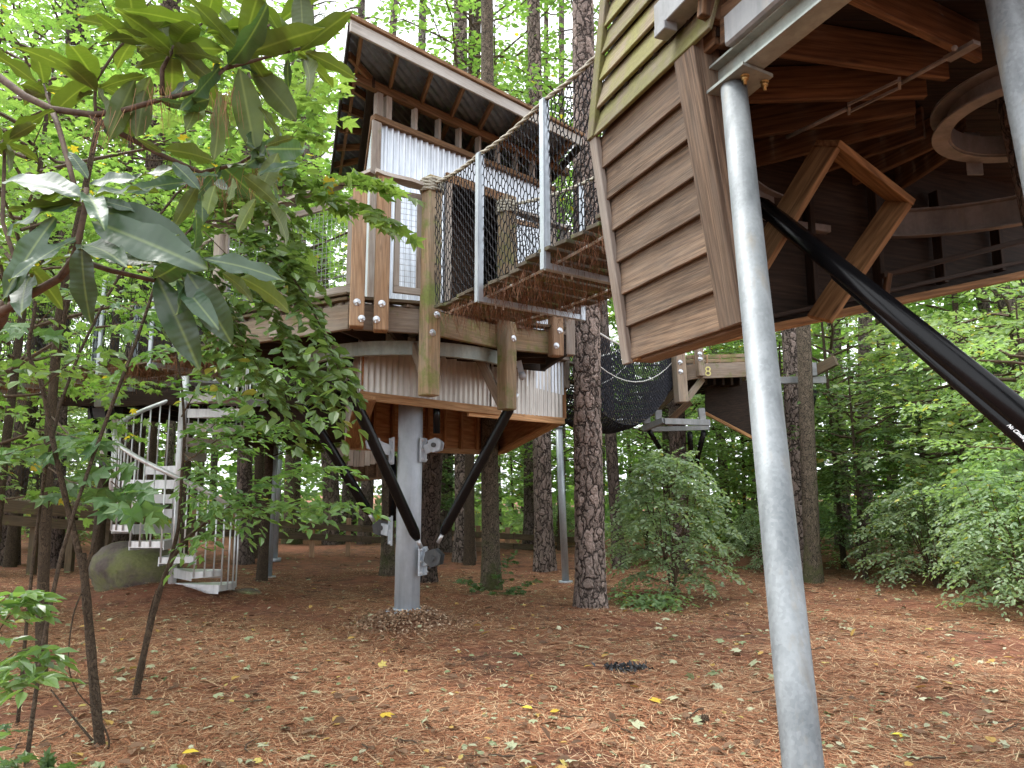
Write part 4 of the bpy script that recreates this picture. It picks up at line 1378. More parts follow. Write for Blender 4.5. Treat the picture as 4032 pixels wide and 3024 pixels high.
def build_far():
    build_stair()
    o = rocky('boulder', (-5.98, 12.45, .40), (.74, .55, .47), 4, M['rock'], R(-8))
    tag(o, 'big rounded mossy boulder beside the spiral staircase', 'boulder')
    o = rocky('step_stone', (-4.16, 12.25, .05), (.26, .2, .10), 2, M['rock'], .3, sub=3)
    tag(o, 'flat stone step at the foot of the spiral staircase', 'stone')
    o = rocky('step_stone', (-4.5, 12.05, .05), (.15, .12, .12), 6, M['rock'], .9, sub=3)
    tag(o, 'small grey stone tucked under the lowest stair tread', 'stone')
    # --- left treehouse carried on a trunk: dark deck, grey beam, pale ribbed panel
    T = thing('treehouse', 'shadowed treehouse platform behind the spiral staircase on a grey steel beam', 'treehouse', (-6.2, 13.6, 0))
    prism('deck', [(-7.6, 12.9, 3.3), (-2.9, 12.6, 3.3), (-2.8, 16.2, 3.3), (-7.6, 16.2, 3.3)], (0, 0, .08), M['wood_dark'], T)
    for k in range(11):
        x = -7.4 + k * .45
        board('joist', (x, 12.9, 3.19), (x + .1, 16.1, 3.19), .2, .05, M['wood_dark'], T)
    board('rim_joist', (-7.6, 12.85, 3.2), (-2.9, 12.55, 3.2), .24, .05, M['wood_dark'], T)
    board('steel_beam', (-6.97, 12.75, 3.155), (-6.318, 12.9, 3.213), .22, .16, M['steel_green'], T)
    board('steel_post', (-6.909, 13.0, 2.877), (-6.923, 13.0, 3.059), .45, .3, M['steel_dark'], T, (1, 0, 0))
    corrugated('wall_panel', (-7.28, 13.6, 2.98)[:2], (-6.9, 13.5, 2.969)[:2], 2.30, 2.30, 3.1, 3.1, M['corr_low'], T, .08, .012)
    board('corner_trim', (-7.304, 13.62, 2.734), (-7.337, 13.62, 3.148), .1, .04, M['wood_grey'], T, (1, 0, 0))
    tube('strut', [(-7.118, 12.9, 3.118), (-6.923, 12.9, 2.438)], .055, M['black'], T, 14)
    tube('strut', [(-6.777, 12.8, 3.036), (-6.673, 12.8, 2.185)], .045, M['black'], T, 14)
    b = MB(); b.box((-6.824, 12.8, 2.139), (-6.608, 12.8, 2.139), .12, .12); b.build('strut_clamp', M['steel_dark'], T)
    for k in range(9):
        z = 3.5 + k * .18
        board('wall_board', (-6.9, 14.2, z), (-3.3, 13.9, z), .175, .03, M['wood_dark'], T)
    prism('hull', [(-4.9, 12.9, 2.55), (-3.0, 12.7, 2.75), (-2.95, 14.5, 2.6), (-5.0, 14.6, 2.5)], (0, 0, .55), M['wood_dark'], T)
    # --- cedar clad treehouse behind the column
    T = thing('treehouse', 'far treehouse hull clad in pinkish upright cedar boards behind the grey column', 'treehouse', (-3.4, 17.0, 0))
    a, b = (-4.1, 16.4, 2.432), (-2.728, 17.4, 2.434)
    ax, bx = Vector((a[0], a[1], 0)), Vector((b[0], b[1], 0))
    n = 13
    for k in range(n):
        t0, t1 = k / n, (k + 1) / n - .004
        q0, q1 = ax.lerp(bx, t0), ax.lerp(bx, t1)
        m = (q0 + q1) / 2
        zb = 2.62 - .42 * min(1, max(0, (t0 - .0) / .42)) if t0 < .42 else 2.2 + .30 * (t0 - .42)
        board('cladding_board', (m.x, m.y, zb + rnd.uniform(-.01, .01)), (m.x, m.y, 2.95 + .16 * t0), (q1 - q0).length, .025, M['wood_cedar'], T, tuple((bx - ax).normalized()))
        board('cladding_board', (m.x, m.y - .03, 2.93 + .16 * t0), (m.x, m.y - .03, 3.75), (q1 - q0).length, .025, M['wood_cedar'], T, tuple((bx - ax).normalized()))
        board('shingle_edge', (q0.x, q0.y - .05, 2.93 + .16 * t0), (q1.x, q1.y - .05, 2.945 + .16 * t0), .03, .03, M['wood_dark'], T)
    prism('floor', [(ax.x, ax.y, 3.6), (bx.x, bx.y, 3.6), (bx.x - .6, bx.y + 2.5, 3.6), (ax.x - .6, ax.y + 2.5, 3.6)], (0, 0, .06), M['wood_dark'], T)
    bk0, bk1 = Vector((-3.883, 18.6, 1.941)), Vector((-2.896, 18.9, 2.059))
    q = MB(); q.prism([bk0, bk1, bk1 + Vector((0, 0, 1.6)), bk0 + Vector((0, 0, 1.6))], (0, .03, 0)); q.build('back_wall', M['wood_joist'], T)
    board('bottom_plate', bk0 - Vector((0, .05, 0)), bk1 - Vector((0, .05, 0)), .06, .1, M['wood_joist'], T)
    for k in range(4):
        p = bk0.lerp(bk1, (k + .5) / 4) - Vector((0, .05, 0))
        board('stud', p, p + Vector((0, 0, 1.4)), .05, .09, M['wood_joist'], T, (1, 0, 0))
    # --- platform eight
    T = thing('tree_platform', 'mossy timber platform numbered eight on a tree at the end of the net walkway', 'platform', (4.0, 15.2, 0))
    zt = 4.12
    prism('deck', [(3.303, 14.6, 4.053), (4.457, 14.4, 4.055), (6.2, 17.0, 4.1), (3.2, 17.5, 4.1)], (0, 0, .06), M['wood_grey'], T)
    r0 = board('rim_joist', (3.258, 14.5, 3.893), (3.547, 14.3, 3.922), .28, .06, M['wood_rim'], T)
    r1 = board('rim_joist', (3.542, 14.28, 3.91), (4.535, 14.3, 3.949), .28, .06, M['wood_rim'], T)
    txt('numeral_eight', '8', (3.613, 14.22, 3.891), (3.77, 14.22, 3.891), .26, r1, (0, -1, 0), M['yellow_print'])
    def bpost(a, b, w, mat='wood_tan'):
        p = board('post', a, b, w, w, M[mat], T, (1, .3, 0), ch=.01)
        for f in (.55, .72):
            q = Vector(a).lerp(Vector(b), f)
            bolt('carriage_bolt', q + Vector((0, -w * .55, 0)), (0, -1, 0), .045, M['bolt'], p, .03)
    bpost((3.156, 14.2, 3.303), (3.119, 14.2, 4.338), .2, 'wood_rim')
    bpost((3.536, 14.2, 3.8), (3.504, 14.2, 4.374), .13, 'wood_rim')
    bpost((2.689, 14.9, 3.134), (2.701, 14.9, 3.572), .19, 'wood_rail')
    board('brace', (3.273, 14.25, 3.379), (3.644, 14.5, 3.803), .12, .06, M['wood_rim'], T)
    board('brace', (2.763, 14.9, 3.18), (3.185, 14.7, 3.617), .12, .07, M['wood_rail'], T)
    board('brace', (2.989, 14.8, 2.971), (3.475, 14.9, 3.407), .12, .07, M['wood_joist'], T)
    board('beam', (2.996, 14.7, 3.861), (3.317, 14.6, 3.927), .22, .12, M['wood_rail'], T)
    for (v0, v1) in ((771, 765), (780, 776)):
        board('top_rail', lerp((3.328, 14.45, 4.207), (3.325, 14.45, 4.126), 0 if v0 == 771 else 1), lerp((4.434, 14.3, 4.215), (4.43, 14.3, 4.126), 0 if v0 == 771 else 1), .07, .05, M['wood_moss'], T)
    for k in range(5):
        p = lerp((3.468, 14.4, 3.992), (4.424, 14.3, 4.002), k / 4)
        board('baluster', p, vadd(p, (0, 0, .24)), .03, .03, M['wood_tan'], T, (1, 0, 0))
    for k in range(8):
        board('joist', lerp((3.286, 14.8, 3.831), (4.399, 14.6, 3.8), k / 7), vadd(lerp((3.286, 14.8, 3.831), (4.399, 14.6, 3.8), k / 7), (-.2, 2.2, .1)), .2, .05, M['wood_dark'], T)
    q = MB(); q.prism([(3.85, 15.2, 3.222), (4.757, 15.0, 2.673), (4.812, 15.0, 3.862), (3.871, 15.2, 3.78)], (0, .05, 0)); q.build('hull_wall', M['wood_dark'], T)
    board('bottom_plate', vadd((3.831, 15.2, 3.213), (0, -.04, 0)), vadd((4.757, 15.0, 2.673), (0, -.04, 0)), .06, .09, M['wood_hatch'], T)
    board('steel_beam', (2.505, 14.6, 2.854), (2.838, 14.3, 2.984), .11, .1, M['steel_shade'], T)
    board('steel_beam', (2.838, 14.3, 2.966), (3.736, 14.5, 2.96), .11, .1, M['steel_shade'], T)
    board('steel_beam', (2.54, 14.7, 2.846), (3.894, 15.2, 2.926), .09, .1, M['steel_shade'], T)
    for (u0, u1) in ((0, 1), (2, 3), (4, 5)):
        pts = [(2.56, 14.5, 2.942), (2.548, 14.5, 3.127), (2.773, 14.5, 3.021), (2.778, 14.5, 3.198), (3.614, 14.5, 2.986), (3.588, 14.5, 3.233)]
        board('steel_stub', pts[u0], pts[u1], .12, .1, M['steel_shade'], T, (1, 0, 0))
    tube('strut', [(2.61, 14.6, 2.819), (2.88, 15.0, 2.51)], .045, M['black'], T, 10)
    tube('strut', [(3.361, 14.5, 2.767), (3.492, 15.0, 2.178)], .05, M['black'], T, 10)
    tube('strut', [(3.625, 14.5, 2.793), (3.582, 15.0, 2.187)], .05, M['black'], T, 10)
    # --- steel frame clamped round the reddish pine on the right
    T = thing('tree_clamp', 'grey steel frame clamped round the reddish pine trunk behind the leaning pole', 'steel frame', (5.84, 15.8, 0.012))
    board('steel_beam', (5.215, 14.9, 3.828), (6.184, 15.0, 3.853), .13, .11, M['steel_shade'], T)
    board('steel_stub', (5.92, 14.9, 3.92), (5.917, 14.9, 4.179), .12, .1, M['steel_shade'], T, (1, 0, 0))
    board('timber_arm', (5.843, 15.1, 3.952), (6.256, 14.6, 4.18), .2, .1, M['wood_rail'], T)
    tube('strut', [(5.992, 15.0, 3.696), (5.913, 15.4, 2.842)], .05, M['black'], T, 10)
    # --- loose steel poles
    def pole(lbl, a, b, r):
        T = thing('steel_pole', lbl, 'pole', a)
        tube('shaft', [a, b], r, M['galv_light'], T, 18)
        tube('foot_plate', [vadd(a, (0, 0, -.05)), vadd(a, (0, 0, .03))], r * 2.0, M['steel_grey'], T, 12)
        tube('cap', [b, vadd(b, (0, 0, .03))], r * 1.2, M['steel_grey'], T, 12)
    pole('bright round steel pole standing just right of the spiral staircase, nearer of its pair', (-4.795, 15.46, 0.0), (-4.812, 15.6, 3.266), .082)
    pole('bright round steel pole half hidden behind its twin right of the spiral staircase', (-5.756, 19.0, 0.082), (-5.755, 19.0, 3.605), .085)
    pole('slim leaning steel pole beside the big pine under the net walkway', (0.994, 14.6, 0.003), (0.873, 14.3, 2.836), .066)
    # --- boardwalk on the left with netting, and the low rail running right
    T = thing('boardwalk', 'raised timber boardwalk with black netting behind the saplings', 'boardwalk', (-10.0, 16.0, 0))
    a, b = Vector((-10.556, 15.2, 1.438)), Vector((-8.446, 16.6, 1.194))
    for k, (dz, h) in enumerate(((0, .24), (-.27, .2))):
        board('side_beam', a + Vector((0, 0, dz)), b + Vector((0, 0, dz)), h, .08, M['wood_rail'], T)
    prism('walkway_deck', [a + Vector((0, .05, .08)), b + Vector((0, .05, .08)), b + Vector((.3, 1.4, .08)), a + Vector((.3, 1.4, .08))], (0, 0, .05), M['wood_rail'], T)
    for k in range(4):
        p = a.lerp(b, .15 + k * .26)
        board('support_post', (p.x, p.y + .1, -.1), (p.x, p.y + .1, p.z - .1), .14, .14, M['wood_rail'], T, (1, 0, 0))
    net_mesh('side_net', [a + Vector((0, .1, 1.15)), b + Vector((0, .1, 1.15))], [a + Vector((0, .1, .1)), b + Vector((0, .1, .1))], .07, .006, M['net_black'], T, seed=40)
    T = thing('boardwalk', 'low timber rail of the boardwalk crossing behind the column and tree trunks', 'boardwalk', (-4, 22.5, 0))
    a, b = Vector((-8.182, 19.0, 0.887)), Vector((2.085, 24.5, 0.082))
    for (dz, h) in ((.16, .17), (-.12, .17)):
        for k in range(5):
            board('rail_board', a.lerp(b, k / 5) + Vector((0, 0, dz)), a.lerp(b, (k + 1) / 5 - .002) + Vector((0, 0, dz)), h, .06, M['wood_rail'], T)
    for k in range(12):
        p = a.lerp(b, (k + .4) / 12)
        board('rail_post', (p.x, p.y + .09, 0), (p.x, p.y + .09, p.z + .42), .13, .13, M['wood_tan'], T, (1, .2, 0))
build_near()
build_bridges()
build_far()

# ---------------------------------------------------------------- foliage builders
LEAF = {
    'oval': (np.array([[0, 0, 0], [.28, .27, .05], [.66, .25, .05], [1, 0, -.10], [.66, -.25, .05], [.28, -.27, .05]]),
             np.array([[0, 3, 2], [0, 2, 1], [0, 4, 3], [0, 5, 4]])),
    'point': (np.array([[0, 0, 0], [.25, .20, .05], [.6, .19, .04], [1, 0, -.16], [.6, -.19, .04], [.25, -.20, .05]]),
              np.array([[0, 3, 2], [0, 2, 1], [0, 4, 3], [0, 5, 4]])),
    'maple': (np.array([[.42, 0, 0], [0, 0, 0], [.16, .40, -.05], [.36, .24, .02], [.74, .48, -.07], [.66, .17, .02], [1, 0, -.10],
                        [.66, -.17, .02], [.74, -.48, -.07], [.36, -.24, .02], [.16, -.40, -.05]]),
              np.array([[0, i, i % 10 + 1][::-1] for i in range(1, 11)])),
    'quad': (np.array([[0, 0, 0], [.5, .34, .06], [1, 0, -.08], [.5, -.34, .06]]), np.array([[0, 2, 1], [0, 3, 2]])),
}

def leaf_arrays(P_, D_, N_, S_, kind):
    T, F = LEAF[kind]
    P_, D_, N_ = np.asarray(P_), np.asarray(D_), np.asarray(N_)
    S_ = np.asarray(S_)
    D_ = D_ / (np.linalg.norm(D_, axis=1)[:, None] + 1e-9)
    W = np.cross(N_, D_); W /= np.linalg.norm(W, axis=1)[:, None] + 1e-9
    N2 = np.cross(D_, W)
    V = P_[:, None, :] + S_[:, None, None] * (T[None, :, 0:1] * D_[:, None] + T[None, :, 1:2] * W[:, None] + T[None, :, 2:3] * N2[:, None])
    n, k = len(P_), len(T)
    FF = (np.arange(n)[:, None, None] * k + F[None]).reshape(-1, 3)
    return V.reshape(-1, 3), FF

class Crown:
    """collects leaves and twigs"""
    def __init__(s, seed):
        s.rg = np.random.default_rng(seed)
        s.P, s.D, s.N, s.S = [], [], [], []
        s.tw = MB()
    def leaf(s, p, d, size, flat=.45, up=None):
        n = np.array([0, 0, 1.0]) + s.rg.normal(0, flat, 3)
        s.P.append(p); s.D.append(d); s.N.append(n); s.S.append(size * s.rg.uniform(.65, 1.2))
    def twig(s, p, d, L, size, m, droop=.25, spread=.9):
        """a flat twig with leaves to either side"""
        p, d = np.array(p, float), np.array(d, float)
        d /= np.linalg.norm(d) + 1e-9
        side = np.cross(d, [0, 0, 1.0]); side /= np.linalg.norm(side) + 1e-9
        for i in range(m):
            t = (i + .6) / m
            q = p + d * (L * t) + np.array([0, 0, -droop * L * t * t])
            sg = 1 if i % 2 else -1
            ld = d * s.rg.uniform(.3, .8) + side * sg * spread + np.array([0, 0, s.rg.uniform(-.45, .1)])
            s.leaf(q, ld, size)
        q = p + d * L + np.array([0, 0, -droop * L])
        s.leaf(q, d + np.array([0, 0, -.35]), size)
    def branch(s, pts, r0, r1, size, twn, twl, m, droop=.25, start=.25, thin=4):
        pts = [np.array(p, float) for p in pts]
        if r0 > 0:
            k = len(pts)
            s.tw.tube([Vector(p) for p in pts], [r0 + (r1 - r0) * i / (k - 1) for i in range(k)], thin, False)
        seg = len(pts) - 1
        for i in range(twn):
            t = start + (1 - start) * (i + s.rg.random()) / twn
            x = min(t * seg, seg - 1e-6); j = int(x); f = x - j
            p = pts[j] * (1 - f) + pts[j + 1] * f
            d = pts[j + 1] - pts[j]; d = d / (np.linalg.norm(d) + 1e-9)
            side = np.cross(d, [0, 0, 1.0]); side /= np.linalg.norm(side) + 1e-9
            sg = 1 if i % 2 else -1
            td = d * s.rg.uniform(.35, 1.0) + side * sg * s.rg.uniform(.4, 1.0) + np.array([0, 0, s.rg.uniform(-.3, .3)])
            s.twig(p, td, twl * s.rg.uniform(.6, 1.25), size, m, droop)
        s.twig(pts[-1], pts[-1] - pts[-2], twl, size, m + 1, droop)
    def mesh(s, name, kind, leafmat, twigmat):
        V, F = leaf_arrays(s.P, s.D, s.N, s.S, kind)
        mi = np.zeros(len(F), int)
        if s.tw.v:
            tv = np.array(s.tw.v)
            tf = []
            for f in s.tw.f:
                tf.append((f[0], f[1], f[2]))
                if len(f) == 4: tf.append((f[0], f[2], f[3]))
            tf = np.array(tf) + len(V)
            V = np.concatenate([V, tv]); F = np.concatenate([F, tf]); mi = np.concatenate([mi, np.ones(len(tf), int)])
        return mesh_np(name, V, F, [leafmat, twigmat], mi)

def limb_pts(rg, p0, az, L, rise, n=4, wob=.12):
    pts = [np.array(p0, float)]
    for i in range(n):
        t = (i + 1) / n
        pts.append(np.array([p0[0] + math.cos(az) * L * t + rg.normal(0, wob * L / n), p0[1] + math.sin(az) * L * t + rg.normal(0, wob * L / n),
                             p0[2] + rise * L * (t ** .8) + rg.normal(0, wob * L / n * .7)]))
        az += rg.normal(0, .15)
    return pts

def tree_crown(name, seed, z0, z1, rad, nb, leafmat, size=.11, kind='oval', twn=7, twl=.55, m=5, rise=.25, taper=True, droop=.2):
    c = Crown(seed)
    rg = c.rg
    for i in range(nb):
        t = (i + rg.random()) / nb
        z = z0 + (z1 - z0) * t
        L = rad * (math.sin(math.pi * min(1, .2 + .8 * (1 - t))) * .75 + .3) * rg.uniform(.65, 1.15) if taper else rad * rg.uniform(.6, 1.1)
        az = i * 2.4 + rg.normal(0, .35)
        c.branch(limb_pts(rg, (0, 0, z), az, L, rise + rg.normal(0, .12)), .028 * L / rad + .006, .004, size, twn, twl, m, droop, .3)
    return c.mesh(name, kind, leafmat, M['twig'])

def shrub_mesh(name, seed, h, rad, ns, leafmat, size=.06, kind='oval', twn=9, twl=.35, m=5):
    c = Crown(seed)
    rg = c.rg
    for i in range(ns):
        az = i * 2.4 + rg.normal(0, .3)
        lean = rg.uniform(.1, 1.0)
        H = h * rg.uniform(.55, 1.0) * (1.1 - .35 * lean)
        pts = []
        bx, by = rg.normal(0, .12, 2)
        for k in range(6):
            t = k / 5
            rr = rad * lean * (t ** 1.3)
            pts.append((bx + math.cos(az) * rr + rg.normal(0, .03), by + math.sin(az) * rr + rg.normal(0, .03), H * (t - .18 * lean * t * t * 1.2)))
        c.branch(pts, .012, .003, size, twn, twl, m, .3, .12)
    return c.mesh(name, kind, leafmat, M['twig'])

def bush_mesh(name, seed, h, rad, nb, leafmat, size):
    """domed bush: stems fan up from the foot, side branches arch out in layers"""
    c = Crown(seed)
    rg = c.rg
    for i in range(9):
        az = i * 2.4
        pts = [(0, 0, 0)] + [(math.cos(az) * rad * .55 * t + rg.normal(0, .03), math.sin(az) * rad * .55 * t + rg.normal(0, .03), h * .85 * t ** .8) for t in (.3, .55, .8, 1.0)]
        c.tw.tube([Vector(p) for p in pts], [.014, .012, .009, .006, .003], 4, False)
    for i in range(nb):
        t = ((i + rg.random()) / nb) ** .8
        z = h * (.05 + .86 * t)
        lim = rad * math.sqrt(max(.05, 1 - (abs(t - .3) / .74) ** 2)) * rg.uniform(.75, 1.12)
        az = i * 2.4 + rg.normal(0, .3)
        r0 = lim * .25
        pts = [(math.cos(az) * (r0 + (lim - r0) * s_) + rg.normal(0, .03), math.sin(az) * (r0 + (lim - r0) * s_) + rg.normal(0, .03), z + lim * (.45 * s_ - .5 * s_ * s_) + rg.normal(0, .03)) for s_ in (0, .35, .7, 1.0)]
        c.branch(pts, .006, .002, size, 13, .24, 6, .35, .05)
    return c.mesh(name, 'oval', leafmat, M['twig'])

def trunk_mesh(name, h, r0, r1, bend, mat, na=14, nz=16, flare=.35, fine=False):
    """tapered trunk from below ground; bend = offset of the top"""
    if fine: na, nz = 72, int(h / .06)
    V = []
    rg = random.Random(hash(name) % 1000 + int(r0 * 1000))
    ph = rg.random() * 6
    for j in range(nz + 1):
        t = j / nz
        z = -.15 + (h + .15) * t
        r = r0 + (r1 - r0) * t
        r *= 1 + flare * math.exp(-max(0, z) / .22)
        wob = .03 * math.sin(t * 9 + ph)
        ox, oy = bend[0] * t + wob * (bend[0] != 0 or 1) * r0, bend[1] * t + .6 * wob * r0
        for k in range(na):
            a = 2 * math.pi * k / na
            lob = 1 + .18 * flare * math.exp(-max(0, z) / .3) * math.sin(a * 5 + ph) + .02 * math.sin(3 * a + z * 2)
            V.append((ox + r * lob * math.cos(a), oy + r * lob * math.sin(a), z))
    F = [(j * na + k, j * na + (k + 1) % na, (j + 1) * na + (k + 1) % na, (j + 1) * na + k) for j in range(nz) for k in range(na)]
    return mesh_np(name, V, F, mat, smooth=True)

def add_child(root, name, me, loc=(0, 0, 0), rz=0.0, sc=1.0, kind=None):
    o = bpy.data.objects.new(name, me)
    COL.objects.link(o)
    o.parent = root
    o.location = loc
    o.rotation_euler = (0, 0, rz)
    o.scale = (sc, sc, sc) if not isinstance(sc, tuple) else sc
    if kind: o['kind'] = kind
    return o

# high pine crown, far above the frame
def pine_crown(seed):
    c = Crown(seed)
    rg = c.rg
    P_, D_, N_, S_ = [], [], [], []
    for i in range(16):
        z = 0 + 6.5 * (i + rg.random()) / 16
        L = (2.2 - .2 * z) * rg.uniform(.5, 1.0)
        pts = limb_pts(rg, (0, 0, z), i * 2.4, L, .15)
        c.tw.tube([Vector(p) for p in pts], [.045, .035, .025, .015, .01], 5, False)
        for k in range(9):
            q = pts[2 + k % 3] + rg.normal(0, .25, 3)
            for _ in range(9):
                d = rg.normal(0, 1, 3); d[2] = abs(d[2]) * .6
                P_.append(q); D_.append(d); N_.append(rg.normal(0, 1, 3)); S_.append(rg.uniform(.18, .3))
    c.P, c.D, c.N, c.S = P_, D_, N_, [s * 1.0 for s in S_]
    LEAF['needle'] = (np.array([[0, 0, 0], [.5, .03, 0], [1, 0, 0], [.5, -.03, 0]]), np.array([[0, 2, 1], [0, 3, 2]]))
    return c.mesh('pine_crown', 'needle', M['pine_needle'], M['twig'])

PINE_CROWN = pine_crown(3)

def tall_tree(name, label, base, top, r0, h, mat, fine=False, group=None, taper=.62, crown=True, flare=.35, na=16):
    """measured trunk: base on the ground, passing through the point top"""
    bx, by, bz = base
    k = h / max(.5, (top[2] - bz))
    bend = ((top[0] - bx) * k, (top[1] - by) * k)
    r = thing(name, label, 'tree', (bx, by, gz(bx, by) - .02), group)
    add_child(r, 'trunk', trunk_mesh('trunk', h, r0, r0 * taper, bend, mat, na=na, nz=20, fine=fine, flare=flare))
    if crown:
        add_child(r, 'crown', PINE_CROWN, (bend[0], bend[1], h - 3.0), rnd.random() * 6, 1.0)
    return r

def build_trunks():
    BP, BF, BD, BM = M['bark_pine'], M['bark_pine_far'], M['bark_dark'], M['bark_moss']
    tall_tree('pine_tree', 'big scaly pine trunk right of the rope bridge, nearest of the pines', (1.098, 11.067, 0), (1.122, 11.2, 8.437), .215, 17, BP, True, taper=.6, flare=.22)
    tall_tree('pine_tree', 'pine trunk left of the slim leaning steel pole', (.72, 17.24, 0), (0.683, 17.2, 2.527), .215, 19, BP, False)
    tall_tree('hardwood_tree', 'smooth dark mossy trunk right of the grey column with weeds at its foot', (-.356, 13.2, 0), (-0.381, 13.2, 2.26), .155, 15, BM, crown=False)
    tall_tree('pine_tree', 'reddish pine trunk behind the right strut of the grey column', (-1.159, 19.48, 0), (-1.201, 19.4, 2.652), .25, 19, BP)
    tall_tree('pine_tree', 'pine trunk half hidden behind the reddish pine near the column', (-2.0, 22.5, 0), (-1.945, 22.5, 2.559), .25, 19, BF)
    tall_tree('pine_tree', 'dark shaded pine trunk directly behind the grey column', (-1.62, 14.6, 0), (-1.439, 14.0, 2.303), .2, 3.2, BD, crown=False, taper=.9)
    tall_tree('hardwood_tree', 'mossy green-footed trunk just left of the grey column', (-2.434, 15.46, 0), (-2.464, 15.4, 1.691), .14, 3.0, BM, crown=False, taper=.85)
    tall_tree('pine_tree', 'tall pine trunk rising left of the shed roof', (-5.93, 26.1, 0), (-7.096, 25.5, 15.809), .29, 24, BF, taper=.6)
    tall_tree('hardwood_tree', 'mossy trunk behind the pair of steel poles', (-7.35, 26.1, 0), (-7.565, 26.0, 9.828), .28, 20, BM)
    tall_tree('pine_tree', 'reddish pine trunk between the spiral staircase and the steel poles', (-6.36, 18.67, 0), (-6.488, 18.6, 3.505), .19, 18, BF)
    tall_tree('pine_tree', 'dark pine trunk standing behind the forked sapling', (-10.05, 17.35, 0), (-10.19, 17.2, 3.884), .16, 18, BD)
    tall_tree('pine_tree', 'thick dark trunk at the boardwalk on the left edge', (-12.0, 18.6, 0), (-11.684, 18.4, 4.046), .24, 18, BD)
    tall_tree('pine_tree', 'leaning thick pine trunk behind the boulder', (-9.6, 19.0, 0), (-9.289, 18.5, 2.159), .26, 18, BD)
    tall_tree('pine_tree', 'slim pine trunk close behind the big scaly pine', (2.4, 17.5, 0), (2.105, 17.3, 5.73), .14, 19, BF)
    tall_tree('pine_tree', 'reddish pine trunk in a steel clamp behind the leaning pole', (5.88, 15.9, 0), (5.908, 15.9, 4.593), .225, 18, BP)
    tall_tree('hardwood_tree', 'brown mossy-footed trunk right of the leaning pole', (5.59, 14.63, 0), (5.649, 14.6, 4.344), .15, 15, BM)
    tall_tree('hardwood_tree', 'dark trunk carrying the platform numbered eight', (3.45, 16.0, 0), (3.447, 16.0, 2.844), .19, 12, BD)
    tall_tree('hardwood_tree', 'thin dark leaning trunk among the shrubs on the right', (10.1, 18.5, 0), (9.536, 18.2, 4.806), .075, 11, BD, flare=.2)
    tall_tree('pine_tree', 'pine trunk under the black strut left of the leaning thin trunk', (9.2, 20.5, 0), (9.485, 20.3, 5.435), .2, 19, BF)
    tall_tree('pine_tree', 'dark pine trunk at the far right edge below the near treehouse', (14.5, 21.5, 0), (13.512, 21.3, 6.428), .18, 19, BF)
    tall_tree('pine_tree', 'broad pine trunk cut by the right edge of the picture', (14.8, 19.5, 0), (12.957, 19.3, 5.97), .24, 19, BF)
    tall_tree('hardwood_tree', 'dark branching trunk behind the shed roof', (-1.3, 21.0, 0), (-1.068, 21.0, 14.759), .20, 20, BD)
    tall_tree('pine_tree', 'pale pine trunk seen above the roof beside the branching trunk', (.55, 24.0, 0), (0.62, 24.0, 14.971), .20, 23, BF)
    tall_tree('pine_tree', 'thin pale pine trunk seen above the roof near the big scaly pine', (1.7, 27.0, 0), (1.874, 27.0, 17.586), .16, 24, BF)
    tall_tree('pine_tree', 'pine trunk above the left half of the shed roof', (-3.4, 26.0, 0), (-3.294, 26.0, 18.272), .2, 24, BF)
    tall_tree('pine_tree', 'tree trunk carrying the near treehouse inside its steel ring', (3.62, 4.15, 0), (3.08, 4.05, 3.7), .28, 9, BD, fine=False, crown=False, taper=.85, na=32)

